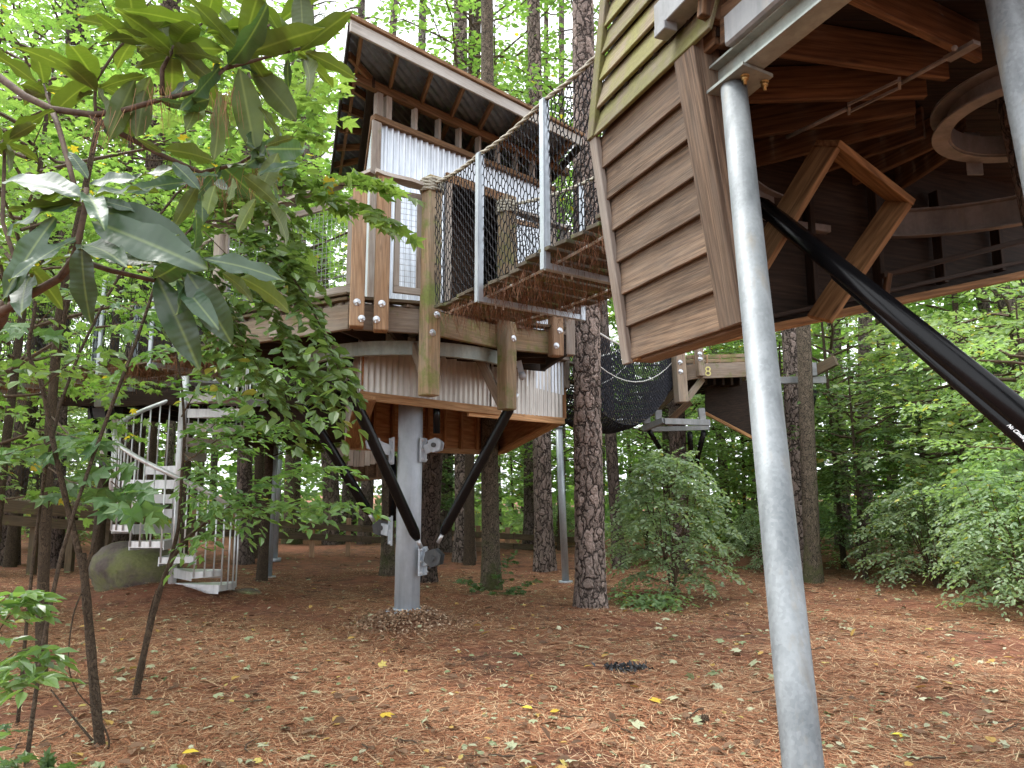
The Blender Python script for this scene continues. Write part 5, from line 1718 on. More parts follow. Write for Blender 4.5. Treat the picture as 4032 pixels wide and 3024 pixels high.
def build_forest():
    rg = random.Random(21)
    V = {}
    V['mid'] = [tree_crown('crown', 100 + i, 1.6, 6.5, 2.2, 36, M['leaf_mid'], .135, 'oval', 15, .75, 7) for i in range(2)]
    V['bright'] = [tree_crown('crown', 200 + i, 2.0, 8.0, 2.6, 36, M['leaf_bright'], .15, 'maple', 14, .8, 6) for i in range(2)]
    V['high'] = [tree_crown('crown', 300 + i, 5.5, 14.0, 3.3, 44, M['leaf_bright'], .17, 'oval', 17, 1.0, 7) for i in range(2)]
    V['pale'] = [tree_crown('crown', 400 + i, .8, 4.5, 1.9, 34, M['leaf_pale'], .125, 'oval', 15, .65, 7, rise=.12) for i in range(2)]
    V['dark'] = [tree_crown('crown', 500 + i, 1.0, 5.0, 1.7, 30, M['leaf_dark'], .15, 'point', 13, .6, 6) for i in range(1)]
    thin = {k: trunk_mesh('trunk', h, r, r * .3, (.25, .1), M['bark_smooth'], 8, 12, .2) for k, h, r in (('mid', 6.6, .07), ('bright', 8.1, .085), ('high', 14.2, .13), ('pale', 4.6, .05), ('dark', 5.1, .06))}
    labels = {'mid': 'bushy mid green understory tree in the woods behind the clearing', 'bright': 'bright green star-leaved tree in the woods behind the clearing',
              'high': 'tall leafy hardwood in the canopy behind the treehouses', 'pale': 'pale green low spreading tree at the wood edge',
              'dark': 'dark glossy evergreen tree among the brighter understory'}
    names = {'mid': 'understory_tree', 'bright': 'understory_tree', 'high': 'canopy_tree', 'pale': 'spreading_tree', 'dark': 'evergreen_tree'}
    def put(kind, x, y, sc, label=None):
        r = thing(names[kind], label or labels[kind], 'tree', (x, y, gz(x, y)), 'understory and canopy trees round the clearing')
        if not label: AUTO.append((kind, r))
        r.rotation_euler = (0, 0, rg.random() * 6.28)
        r.scale = (sc, sc, sc * rg.uniform(.9, 1.15))
        add_child(r, 'trunk', thin[kind])
        add_child(r, 'crown', rg.choice(V[kind]))
    # ring of woods behind
    spots = []
    def scatter(kind, n, y0, y1, smin, smax, fx=.80, mind=1.5, avoid=None):
        tries = 0
        done = 0
        while done < n and tries < n * 40:
            tries += 1
            y = y0 + (y1 - y0) * rg.random()
            x = rg.uniform(-1, 1) * (fx * y + 2)
            if avoid and avoid(x, y): continue
            if any((x - a) ** 2 + (y - b) ** 2 < mind ** 2 for a, b in spots): continue
            spots.append((x, y)); put(kind, x, y, rg.uniform(smin, smax)); done += 1
    clear = lambda x, y: (y < 20 and -12 < x < 5.0) or (y < 15 and abs(x) < 9)
    scatter('mid', 13, 18, 34, .7, 1.15, avoid=clear)
    scatter('bright', 16, 18, 36, .8, 1.3, avoid=clear)
    scatter('pale', 12, 15, 26, .8, 1.3, avoid=clear)
    scatter('dark', 4, 17, 28, .8, 1.2, avoid=clear)
    scatter('high', 19, 18, 42, .8, 1.25, mind=1.2, avoid=clear)
    # placed ones that the picture shows clearly
    put('pale', 9.3, 14.0, 1.0, 'pale green spreading tree with drooping sprays on the right')
    put('mid', 7.4, 17.5, 1.0, 'mid green understory tree right of the mossy-footed trunk')
    put('dark', 7.0, 15.6, .8, 'dark glossy evergreen beside the steel clamp on the right')
    put('pale', 7.9, 11.2, .8, 'pale tree with large drooping leaves nearest the right edge')
    put('pale', 8.9, 16.8, .85, 'pale low tree between the thin leaning trunk and the mossy-footed trunk')
    put('bright', 6.6, 19.0, .7, 'bright star-leaved tree seen just right of the steel clamp')
    put('pale', 11.5, 13.0, 1.05, 'pale green tree filling the right edge under the strut')
    put('bright', -7.0, 9.0, .95, 'bright green tree filling the upper left behind the magnolia')
    put('bright', -4.4, 6.6, .62, 'small bright green tree behind the magnolia beside the forked sapling')
    put('mid', -9.6, 12.5, 1.0, 'bushy green tree behind the left rope bridge')
    put('high', -6.5, 20.0, 1.0, 'tall hardwood whose crown shows left of the shed roof')
    put('high', -8.2, 15.5, .9, 'tall hardwood filling the sky behind the left rope bridge')
    put('high', -11.5, 18.0, 1.0, 'tall hardwood at the upper left edge')
    put('bright', -4.6, 14.5, 1.15, 'bright star-leaved tree between the magnolia and the shed roof')
    put('high', -1.0, 18.5, 1.0, 'tall hardwood whose crown shows above the shed roof')
    put('high', 2.2, 20.5, 1.0, 'tall hardwood whose crown shows between the two treehouses')
    # far wood: reads as one mass
    c = np.random.default_rng(77)
    n = 60000
    y = c.uniform(36, 62, n); x = c.uniform(-1, 1, n) * (y * .8 + 4)
    z = c.random(n) ** 1.25 * 24
    keep = (np.sin(x * .55) * np.sin(z * .45 + x * .2) + c.normal(0, .5, n)) > -.35
    x, y, z = x[keep], y[keep], z[keep]; n = len(x)
    V_, F_ = leaf_arrays(np.stack([x, y, z], 1), c.normal(0, 1, (n, 3)) * np.array([1, 1, .4]), np.array([0, 0, 1.0]) + c.normal(0, .5, (n, 3)), c.uniform(.4, .85, n), 'quad')
    o = link('far_forest', mesh_np('far_forest', V_, F_, M['leaf_bright']))
    tag(o, 'far-off leafy wood closing the view behind the trees', None, None, 'stuff')
    n = 26000
    y = c.uniform(25.5, 44, n); x = c.uniform(-1, 1, n) * (y * .8 + 3)
    z = .2 + c.random(n) ** 1.5 * 2.6 * (.55 + .45 * np.sin(x * .8 + y)) + (y - 22) * .012
    V_, F_ = leaf_arrays(np.stack([x, y, z], 1), c.normal(0, 1, (n, 3)) * np.array([1, 1, .4]), np.array([0, 0, 1.0]) + c.normal(0, .5, (n, 3)), c.uniform(.16, .34, n), 'quad')
    o = link('undergrowth', mesh_np('undergrowth', V_, F_, M['leaf_mid']))
    tag(o, 'dense low undergrowth covering the ground deep in the woods', None, None, 'stuff')
    far_trunk = trunk_mesh('trunk', 22, .22, .12, (.3, .2), M['bark_pine_far'], 10, 10, .2)
    far_crown = PINE_CROWN
    spots2 = []
    AUTO_W = dict(mid='bushy mid green understory tree', bright='bright green star-leaved tree', high='tall leafy canopy hardwood', pale='pale green low spreading tree', dark='dark glossy evergreen tree', far='slender far pine trunk', shrub='low leafy undergrowth shrub')
    i = 0
    while i < 30:
        yy = rg.uniform(22, 42); xx = rg.uniform(-1, 1) * (yy * .72)
        if any(abs(xx / yy - a) < .018 for a in spots2): continue
        spots2.append(xx / yy)
        r = thing('pine_tree', 'slender far pine trunk deep in the woods', 'tree', (xx, yy, gz(xx, yy)), 'far pine trunks in the woods')
        r.rotation_euler = (rg.uniform(-.03, .03), rg.uniform(-.03, .03), rg.random() * 6)
        s_ = rg.uniform(.7, 1.15); r.scale = (s_, s_, 1)
        AUTO.append(('far', r))
        add_child(r, 'trunk', far_trunk); add_child(r, 'crown', far_crown, (.3, .2, 19))
        i += 1
    # shrubs
    S = [bush_mesh('foliage', 700 + k, 2.0, 1.15, 54, M['leaf_shrub'], .078) for k in range(2)]
    S3 = bush_mesh('foliage', 741, 2.45, .95, 76, M['leaf_shrub'], .078)
    S2 = [shrub_mesh('foliage', 720 + k, 1.3, 1.1, 30, M['leaf_mid'], .085, 'oval', 14, .4, 7) for k in range(2)]
    def shrub(x, y, sc, me, label, group=None, flat=1.0):
        r = thing('shrub', label, 'shrub', (x, y, gz(x, y)), group)
        r.rotation_euler = (0, 0, rg.random() * 6); r.scale = (sc, sc, sc * flat)
        add_child(r, 'foliage', me)
        if group: AUTO.append(('shrub', r))
    shrub(2.5, 12.3, 1.0, S3, 'rounded grey-green shrub right of the big scaly pine')
    shrub(7.0, 10.7, 1.0, S[0], 'leafy shrub at the lower right edge of the clearing')
    shrub(8.2, 12.2, 1.2, S[1], 'tall shrub at the right edge behind the leafy shrub')
    shrub(7.3, 13.6, 1.0, S[1], 'shrub at the wood edge below the pale spreading tree')
    for (x, y, s_, k) in ((5.4, 16.8, .75, 0), (6.8, 17.8, .8, 1), (8.4, 16.4, .8, 0), (9.8, 15.4, .95, 1), (11.2, 17.2, 1.1, 1), (12.8, 15.8, 1.2, 0), (3.4, 19.0, .9, 0), (12.4, 19.2, 1.2, 0)):
        shrub(x, y, s_, S[k], 'undergrowth', 'undergrowth shrubs at the wood edge', .95)
    for i in range(22):
        for _ in range(60):
            yy = rg.uniform(15.5, 30); xx = rg.uniform(-1, 1) * (yy * .75)
            if yy < 24.5 and -13 < xx < 3.5: continue
            if yy < 17 and xx < 7: continue
            break
        shrub(xx, yy, rg.uniform(.6, 1.0), rg.choice(S2 + S), 'low leafy shrub in the undergrowth at the wood edge', 'undergrowth shrubs at the wood edge', .85)
    SECT = [(-.62, 'at the left edge'), (-.5, 'behind the left rope bridge'), (-.38, 'behind the spiral staircase'), (-.26, 'left of the shed roof'), (-.14, 'behind the left end of the cabin'),
            (-.03, 'behind the grey column and cabin'), (.07, 'behind the rope bridge'), (.16, 'behind the big scaly pine'), (.27, 'behind the platform numbered eight'), (.38, 'behind the leaning pole'),
            (.5, 'right of the leaning pole'), (.62, 'under the black strut'), (9, 'at the right edge')]
    ORD = ['nearest', 'second nearest', 'third nearest', 'fourth nearest', 'fifth nearest', 'sixth nearest', 'seventh nearest', 'eighth nearest', 'ninth nearest', 'tenth nearest', 'eleventh nearest', 'twelfth nearest', 'thirteenth nearest', 'fourteenth nearest']
    bins = {}
    for kind, r in AUTO:
        t = r.location.x / r.location.y
        s = next(w for lim, w in SECT if t < lim)
        bins.setdefault((kind, s), []).append(r)
    for (kind, s), rs in bins.items():
        rs.sort(key=lambda r: r.location.y)
        for i, r in enumerate(rs):
            r['label'] = (ORD[min(i, 13)] + ' ' if len(rs) > 1 else '') + AUTO_W[kind] + ' ' + s
AUTO = []
build_trunks()
build_forest()

# ---------------------------------------------------------------- foreground plants
def magnolia_leaf_mesh(seed):
    rg = random.Random(seed)
    nx, ny = 12, 6
    L, Wd = .20, .068 * rg.uniform(.8, 1.15)
    bend = rg.uniform(.1, .55)
    wave = rg.uniform(.004, .010)
    V = []
    for i in range(nx + 1):
        t = i / nx
        w = Wd * .5 * (math.sin(math.pi * min(1, t ** .8)) ** .75) * (1.0 + .25 * (t - .5)) if 0 < t < 1 else 0.0012
        ang = bend * t
        x = L * (math.sin(ang) / max(bend, 1e-3)) if bend > 1e-3 else L * t
        z = -L * (1 - math.cos(ang)) / max(bend, 1e-3)
        for j in range(ny + 1):
            s = j / ny * 2 - 1
            zz = z + abs(s) * w * .22 + wave * abs(s) ** 2 * math.sin(t * 16 + s * 1.5 + seed)
            V.append((x, s * w, zz))
    F = [(i * (ny + 1) + j, (i + 1) * (ny + 1) + j, (i + 1) * (ny + 1) + j + 1, i * (ny + 1) + j + 1) for i in range(nx) for j in range(ny)]
    me = mesh_np('leaf', V, F, M['magnolia'], smooth=True)
    return me

def build_magnolia():
    rg = random.Random(5)
    LM = [magnolia_leaf_mesh(i) for i in range(5)]
    T = thing('magnolia_tree', 'magnolia branches with large glossy leaves reaching in at the upper left', 'tree', (-2.4, 2.0, 0))
    tube('stem', [(-2.45, 2.05, -.1), (-2.3, 2.0, .9), (-1.394, 1.95, 1.923), (-1.297, 1.9, 1.997), (-1.267, 1.88, 2.046), (-1.221, 1.86, 2.082), (-1.207, 1.85, 2.127)], [.035, .03, .022, .017, .012, .009, .006], M['twig_red'], T, 10)
    def br(pts, r0, r1, mat='twig_red'):
        n = len(pts)
        tube('branch', pts, [r0 + (r1 - r0) * i / (n - 1) for i in range(n)], M[mat], T, 9)
    br([(-1.607, 2.1, 2.841), (-1.468, 2.05, 2.742), (-1.37, 2.02, 2.668), (-1.279, 2.0, 2.619), (-1.153, 1.98, 2.592), (-1.072, 1.97, 2.597), (-0.969, 1.95, 2.616), (-0.843, 1.93, 2.635), (-0.764, 1.92, 2.701)], .0125, .005)
    br([(-2.3, 2.0, .9), (-2.2, 2.05, 1.7), (-1.9, 2.1, 2.45), (-1.607, 2.1, 2.841)], .024, .0125)
    br([(-1.279, 2.0, 2.619), (-1.222, 1.95, 2.533), (-1.155, 1.9, 2.405), (-1.101, 1.85, 2.309)], .008, .006)
    br([(-0.951, 1.95, 2.634), (-0.956, 1.95, 2.708), (-0.927, 1.95, 2.777)], .007, .005)
    br([(-0.764, 1.92, 2.701), (-0.732, 1.92, 2.747), (-0.722, 1.92, 2.785)], .005, .004)
    br([(-0.78, 1.92, 2.69), (-0.68, 1.95, 2.742), (-0.582, 1.97, 2.784)], .005, .004)
    br([(-1.16, 1.98, 2.593), (-1.117, 2.0, 2.565), (-0.988, 2.05, 2.507), (-0.897, 2.1, 2.478), (-0.787, 2.1, 2.504), (-0.718, 2.12, 2.567)], .009, .004)
    br([(-1.075, 1.77, 2.068), (-1.03, 1.74, 2.104), (-1.015, 1.73, 2.149), (-1.001, 1.72, 2.216), (-1.001, 1.72, 2.271)], .009, .006)
    br([(-1.307, 1.85, 1.974), (-1.167, 1.8, 2.031), (-1.075, 1.77, 2.068), (-1.022, 1.74, 2.104)], .012, .008)
    br([(-1.022, 1.74, 2.104), (-0.944, 1.75, 2.079), (-0.856, 1.78, 2.064), (-0.803, 1.8, 2.088), (-0.778, 1.8, 2.106)], .007, .004)
    br([(-1.221, 1.86, 2.082), (-1.35, 1.95, 2.273), (-1.398, 2.0, 2.491), (-1.408, 2.0, 2.531)], .006, .004)
    br([(-1.153, 2.0, 2.586), (-1.162, 2.0, 2.648), (-1.163, 2.0, 2.704)], .005, .004)
    def add_leaf(p, d, n, sc):
        p, d, n = Vector(p), Vector(d).normalized(), Vector(n)
        y = n.cross(d)
        if y.length < 1e-4: y = Vector((0, 1, 0))
        y.normalize(); z = d.cross(y)
        m = Matrix((d, y, z)).transposed().to_4x4()
        m = m @ Matrix.Diagonal((sc, sc * rg.uniform(.85, 1.1), sc, 1))
        m.translation = p
        link('leaf', rg.choice(LM), T, m)
    def whorl(c, axis, n, open_, sc, droop=.25, sect=None, turn=0.0):
        ax = Vector(axis).normalized()
        s = ax.cross(Vector((.3, 1, .1))).normalized(); q = ax.cross(s)
        for i in range(n):
            a = turn + i * 2.4 + rg.uniform(-.5, .5)
            o = open_ * rg.uniform(.6, 1.35)
            rad = s * math.cos(a) + q * math.sin(a)
            d = ax * math.cos(o) + rad * math.sin(o) + Vector((0, 0, -droop * rg.uniform(.3, 1.4)))
            nn = ax * math.sin(o) - rad * math.cos(o) + Vector((rg.uniform(-.25, .25), rg.uniform(-.25, .25), rg.uniform(-.2, .2)))
            add_leaf(Vector(c) - ax * (.045 * i / n) + rad * .006, d, nn, sc * rg.uniform(.6, 1.2))
    # near whorl seen from above, sloping to the camera
    whorl((-1.001, 1.72, 2.267), (.1, -.35, 1), 4, 1.25, 1.08, .25)
    whorl((-1.013, 1.73, 2.151), (.1, -.5, .75), 3, 1.6, 1.05, .45, turn=.8)
    whorl((-1.208, 1.85, 2.133), (-.1, -.3, 1), 7, 1.35, 1.0, .4)
    # right-hand drooping tips
    whorl((-0.778, 1.8, 2.106), (.75, -.25, -.1), 2, 1.0, 1.0, .55)
    whorl((-0.856, 1.78, 2.064), (.4, -.4, -.3), 1, 1.2, 1.0, .6)
    # upper branch, seen from beneath
    whorl((-0.927, 1.95, 2.777), (.1, .1, 1), 7, 1.35, 1.0, .12)
    whorl((-0.725, 1.92, 2.764), (.15, .1, 1), 5, 1.2, 1.02, .1)
    whorl((-0.582, 1.97, 2.784), (.5, .1, .8), 4, 1.25, 1.0, .2)
    whorl((-0.764, 1.92, 2.697), (.3, -.1, -.2), 2, 1.35, 1.0, .55)
    whorl((-0.963, 1.95, 2.62), (.0, -.2, -.6), 1, 1.1, 1.05, .6)
    whorl((-1.163, 2.0, 2.704), (-.2, .0, 1), 7, 1.3, .95, .15)
    whorl((-0.897, 2.1, 2.478), (.2, -.2, .3), 4, 1.5, .95, .5)
    whorl((-0.823, 2.1, 2.495), (.4, -.1, -.2), 3, 1.2, .95, .6)
    whorl((-0.718, 2.12, 2.567), (.8, 0, .3), 8, 1.1, .95, .35)
    whorl((-1.408, 2.0, 2.531), (-.1, -.1, 1), 7, 1.3, 1.0, .2)
    whorl((-0.845, 1.95, 2.853), (.1, .1, 1), 5, 1.3, 1.0, .15)
    whorl((-0.663, 2.0, 2.886), (.2, .0, 1), 5, 1.2, .95, .15)
    whorl((-1.094, 2.05, 2.883), (-.1, .1, 1), 8, 1.3, .95, .2)
    whorl((-1.439, 2.2, 2.811), (-.1, .1, 1), 7, 1.3, .9, .2)
    whorl((-0.806, 1.9, 2.033), (.4, -.3, -.8), 1, .8, 1.0, .6)
    br([(-0.803, 1.8, 2.088), (-0.799, 1.85, 2.062), (-0.806, 1.9, 2.033)], .004, .003)
    br([(-0.927, 1.95, 2.777), (-0.887, 1.95, 2.818), (-0.845, 1.95, 2.853)], .004, .003)
    br([(-0.722, 1.92, 2.778), (-0.687, 1.96, 2.838), (-0.663, 2.0, 2.886)], .004, .003)
    br([(-1.163, 2.0, 2.704), (-1.132, 2.03, 2.813), (-1.094, 2.05, 2.883)], .004, .003)
    br([(-1.279, 2.0, 2.619), (-1.363, 2.1, 2.717), (-1.439, 2.2, 2.811)], .004, .003)
    # single leaves that the whorls above leave out: base, tip, which side shows
    def lone(b, t, side):
        b, t = Vector(b), Vector(t)
        d = t - b
        n = Vector((rg.uniform(-.3, .3), -.85, .45 + rg.uniform(-.2, .3))) if side == 't' else Vector((rg.uniform(-.3, .3), .55, .8 + rg.uniform(-.2, .2)))
        add_leaf(b, d, n, d.length / .185)
    lone((-1.001, 1.7, 2.242), (-1.205, 1.71, 2.337), 't')
    lone((-1.022, 1.72, 2.233), (-1.21, 1.73, 2.205), 't')
    lone((-1.08, 1.74, 2.206), (-1.172, 1.7, 2.02), 't')
    lone((-0.978, 1.68, 2.12), (-0.983, 1.72, 1.953), 't')
    lone((-0.975, 1.71, 2.186), (-0.714, 1.68, 2.083), 't')
    lone((-1.004, 1.78, 2.245), (-0.77, 1.78, 2.146), 't')
    lone((-0.959, 1.76, 2.127), (-0.819, 1.76, 2.188), 't')
    lone((-0.957, 1.74, 2.104), (-0.829, 1.71, 2.1), 't')
    lone((-0.724, 1.74, 2.104), (-0.548, 1.78, 2.091), 't')
    lone((-0.755, 1.73, 2.067), (-0.656, 1.76, 1.922), 't')
    lone((-0.785, 1.75, 2.056), (-0.676, 1.7, 1.95), 't')
    lone((-0.839, 1.76, 2.065), (-0.734, 1.76, 1.87), 't')
    lone((-0.987, 1.71, 2.274), (-0.877, 1.66, 2.288), 't')
    lone((-1.029, 1.77, 2.317), (-1.074, 1.76, 2.387), 't')
    lone((-0.996, 1.75, 2.256), (-0.91, 1.79, 2.246), 't')
    lone((-1.047, 1.75, 2.268), (-1.187, 1.79, 2.314), 't')
    lone((-0.877, 1.97, 2.69), (-0.973, 2.0, 2.652), 't')
    lone((-0.62, 1.97, 2.75), (-0.634, 2.02, 2.694), 't')
    lone((-0.81, 2.02, 2.804), (-0.721, 1.98, 2.743), 't')
    lone((-0.906, 1.94, 2.434), (-0.829, 1.92, 2.369), 't')
    lone((-1.124, 2.03, 2.546), (-1.144, 2.02, 2.61), 't')
    lone((-1.136, 1.74, 2.104), (-1.185, 1.72, 2.009), 't')
    lone((-0.799, 1.98, 2.415), (-0.871, 1.97, 2.421), 't')
    lone((-0.683, 1.97, 2.413), (-0.585, 1.97, 2.463), 't')
    lone((-0.81, 1.98, 2.656), (-0.81, 2.02, 2.477), 'u')
    lone((-0.76, 1.99, 2.733), (-0.717, 2.03, 2.508), 'u')
    lone((-0.736, 2.01, 2.749), (-0.596, 2.05, 2.616), 'u')
    lone((-1.049, 1.99, 2.701), (-1.102, 1.95, 2.495), 'u')
    lone((-1.017, 2.01, 2.723), (-1.099, 2.05, 2.556), 'u')
    lone((-1.031, 2.01, 2.682), (-1.048, 2.02, 2.538), 'u')
    lone((-0.804, 1.99, 2.791), (-1.006, 1.96, 2.794), 'u')
    lone((-0.967, 2.0, 2.829), (-1.098, 2.01, 2.886), 'u')
    lone((-0.773, 1.95, 2.818), (-0.882, 1.9, 2.864), 'u')
    lone((-0.755, 2.01, 2.868), (-0.749, 2.05, 3.022), 'u')
    lone((-0.571, 1.93, 2.78), (-0.581, 1.96, 2.929), 'u')
    lone((-0.585, 1.96, 2.788), (-0.68, 1.93, 2.874), 'u')
    lone((-0.566, 1.95, 2.759), (-0.431, 1.98, 2.716), 'u')
    lone((-0.59, 2.01, 2.786), (-0.517, 1.96, 2.63), 'u')
    lone((-1.15, 1.98, 2.685), (-1.228, 1.94, 2.732), 'u')
    lone((-1.161, 1.99, 2.704), (-1.218, 1.97, 2.796), 'u')
    lone((-0.829, 2.01, 2.472), (-0.958, 2.06, 2.544), 'u')
    lone((-0.848, 1.97, 2.385), (-0.924, 2.02, 2.291), 'u')
    lone((-0.792, 1.95, 2.376), (-0.801, 1.91, 2.27), 'u')
    lone((-0.758, 1.98, 2.408), (-0.742, 1.93, 2.316), 'u')
    lone((-0.679, 1.94, 2.333), (-0.726, 1.93, 2.24), 'u')
    lone((-0.654, 1.98, 2.331), (-0.562, 1.95, 2.216), 'u')
    lone((-0.71, 1.92, 2.391), (-0.624, 1.96, 2.338), 'u')
    lone((-0.66, 1.95, 2.486), (-0.615, 2.0, 2.542), 'u')
    lone((-0.923, 2.01, 2.786), (-1.047, 2.0, 2.752), 'u')
    lone((-1.141, 1.97, 2.665), (-1.076, 1.97, 2.564), 'u')
    lone((-0.963, 1.98, 2.802), (-0.995, 1.99, 2.915), 'u')
    lone((-0.757, 1.98, 2.809), (-0.832, 1.99, 2.929), 'u')
    lone((-0.707, 2.01, 2.632), (-0.638, 2.01, 2.536), 'u')
    lone((-0.934, 1.96, 2.776), (-0.806, 1.99, 2.69), 'u')
    lone((-0.847, 1.94, 2.635), (-0.849, 1.92, 2.505), 'u')
    lone((-0.652, 2.02, 2.5), (-0.698, 2.02, 2.378), 'u')
    lone((-0.95, 1.97, 2.477), (-0.995, 1.93, 2.497), 'u')
    lone((-0.715, 1.96, 2.124), (-0.568, 1.97, 2.057), 'u')
    lone((-0.748, 1.92, 2.124), (-0.653, 1.93, 2.065), 'u')
    lone((-1.375, 1.98, 2.522), (-1.278, 1.94, 2.555), 'u')
    lone((-1.387, 1.98, 2.508), (-1.341, 1.98, 2.421), 'u')
    # dead needles caught on the twigs
    V, F = [], []
    for (c0, sp) in (((-0.948, 1.94, 2.648), .05), ((-1.096, 1.97, 2.584), .06), ((-0.776, 1.92, 2.624), .05), ((-0.879, 2.08, 2.452), .05), ((-0.8, 2.08, 2.458), .06), ((-0.73, 2.1, 2.509), .04)):
        for k in range(26):
            p = Vector(c0) + Vector((rg.gauss(0, sp * .6), rg.gauss(0, .02), rg.gauss(0, .01)))
            q = p + Vector((rg.gauss(0, .02), rg.gauss(0, .02), -rg.uniform(.05, .13)))
            o = len(V); V += [p + Vector((-.0008, 0, 0)), p + Vector((.0008, 0, 0)), q + Vector((.0004, 0, 0)), q - Vector((.0004, 0, 0))]
            F.append((o, o + 1, o + 2, o + 3))
    o = link('caught_needle', mesh_np('caught_needle', V, F, M['straw_hang']), T); o['kind'] = 'stuff'

def sapling(name, label, stems, crown_fn, mat='bark_smooth', base=None):
    T = thing(name, label, 'tree', base)
    for i, (pts, r0, r1) in enumerate(stems):
        n = len(pts)
        # smooth the path
        fine = []
        for k in range(n - 1):
            p0, p1, p2, p3 = [Vector(pts[min(max(j, 0), n - 1)]) for j in (k - 1, k, k + 1, k + 2)]
            for s in range(5):
                t = s / 5
                fine.append(.5 * ((2 * p1) + (p2 - p0) * t + (2 * p0 - 5 * p1 + 4 * p2 - p3) * t * t + (3 * p1 - p0 - 3 * p2 + p3) * t ** 3))
        fine.append(Vector(pts[-1]))
        m = len(fine)
        tube('trunk' if i == 0 else 'branch', fine, [(r0 + (r1 - r0) * j / (m - 1)) * (1 + .06 * math.sin(j * 1.7 + i)) for j in range(m)], M[mat], T, 12)
    c = crown_fn()
    if c is not None:
        o = link('crown', c, T)
    return T

def crown_from(branches, seed, kind, leafmat, twig='twig'):
    """branches: (pts, r0, leaf size, twigs, twig length, leaves per twig, droop)"""
    c = Crown(seed)
    for (pts, r0, size, twn, twl, m, droop) in branches:
        c.branch(pts, r0, r0 * .35, size, twn, twl, m, droop, .12, 5)
    return c.mesh('crown', kind, leafmat, M[twig])

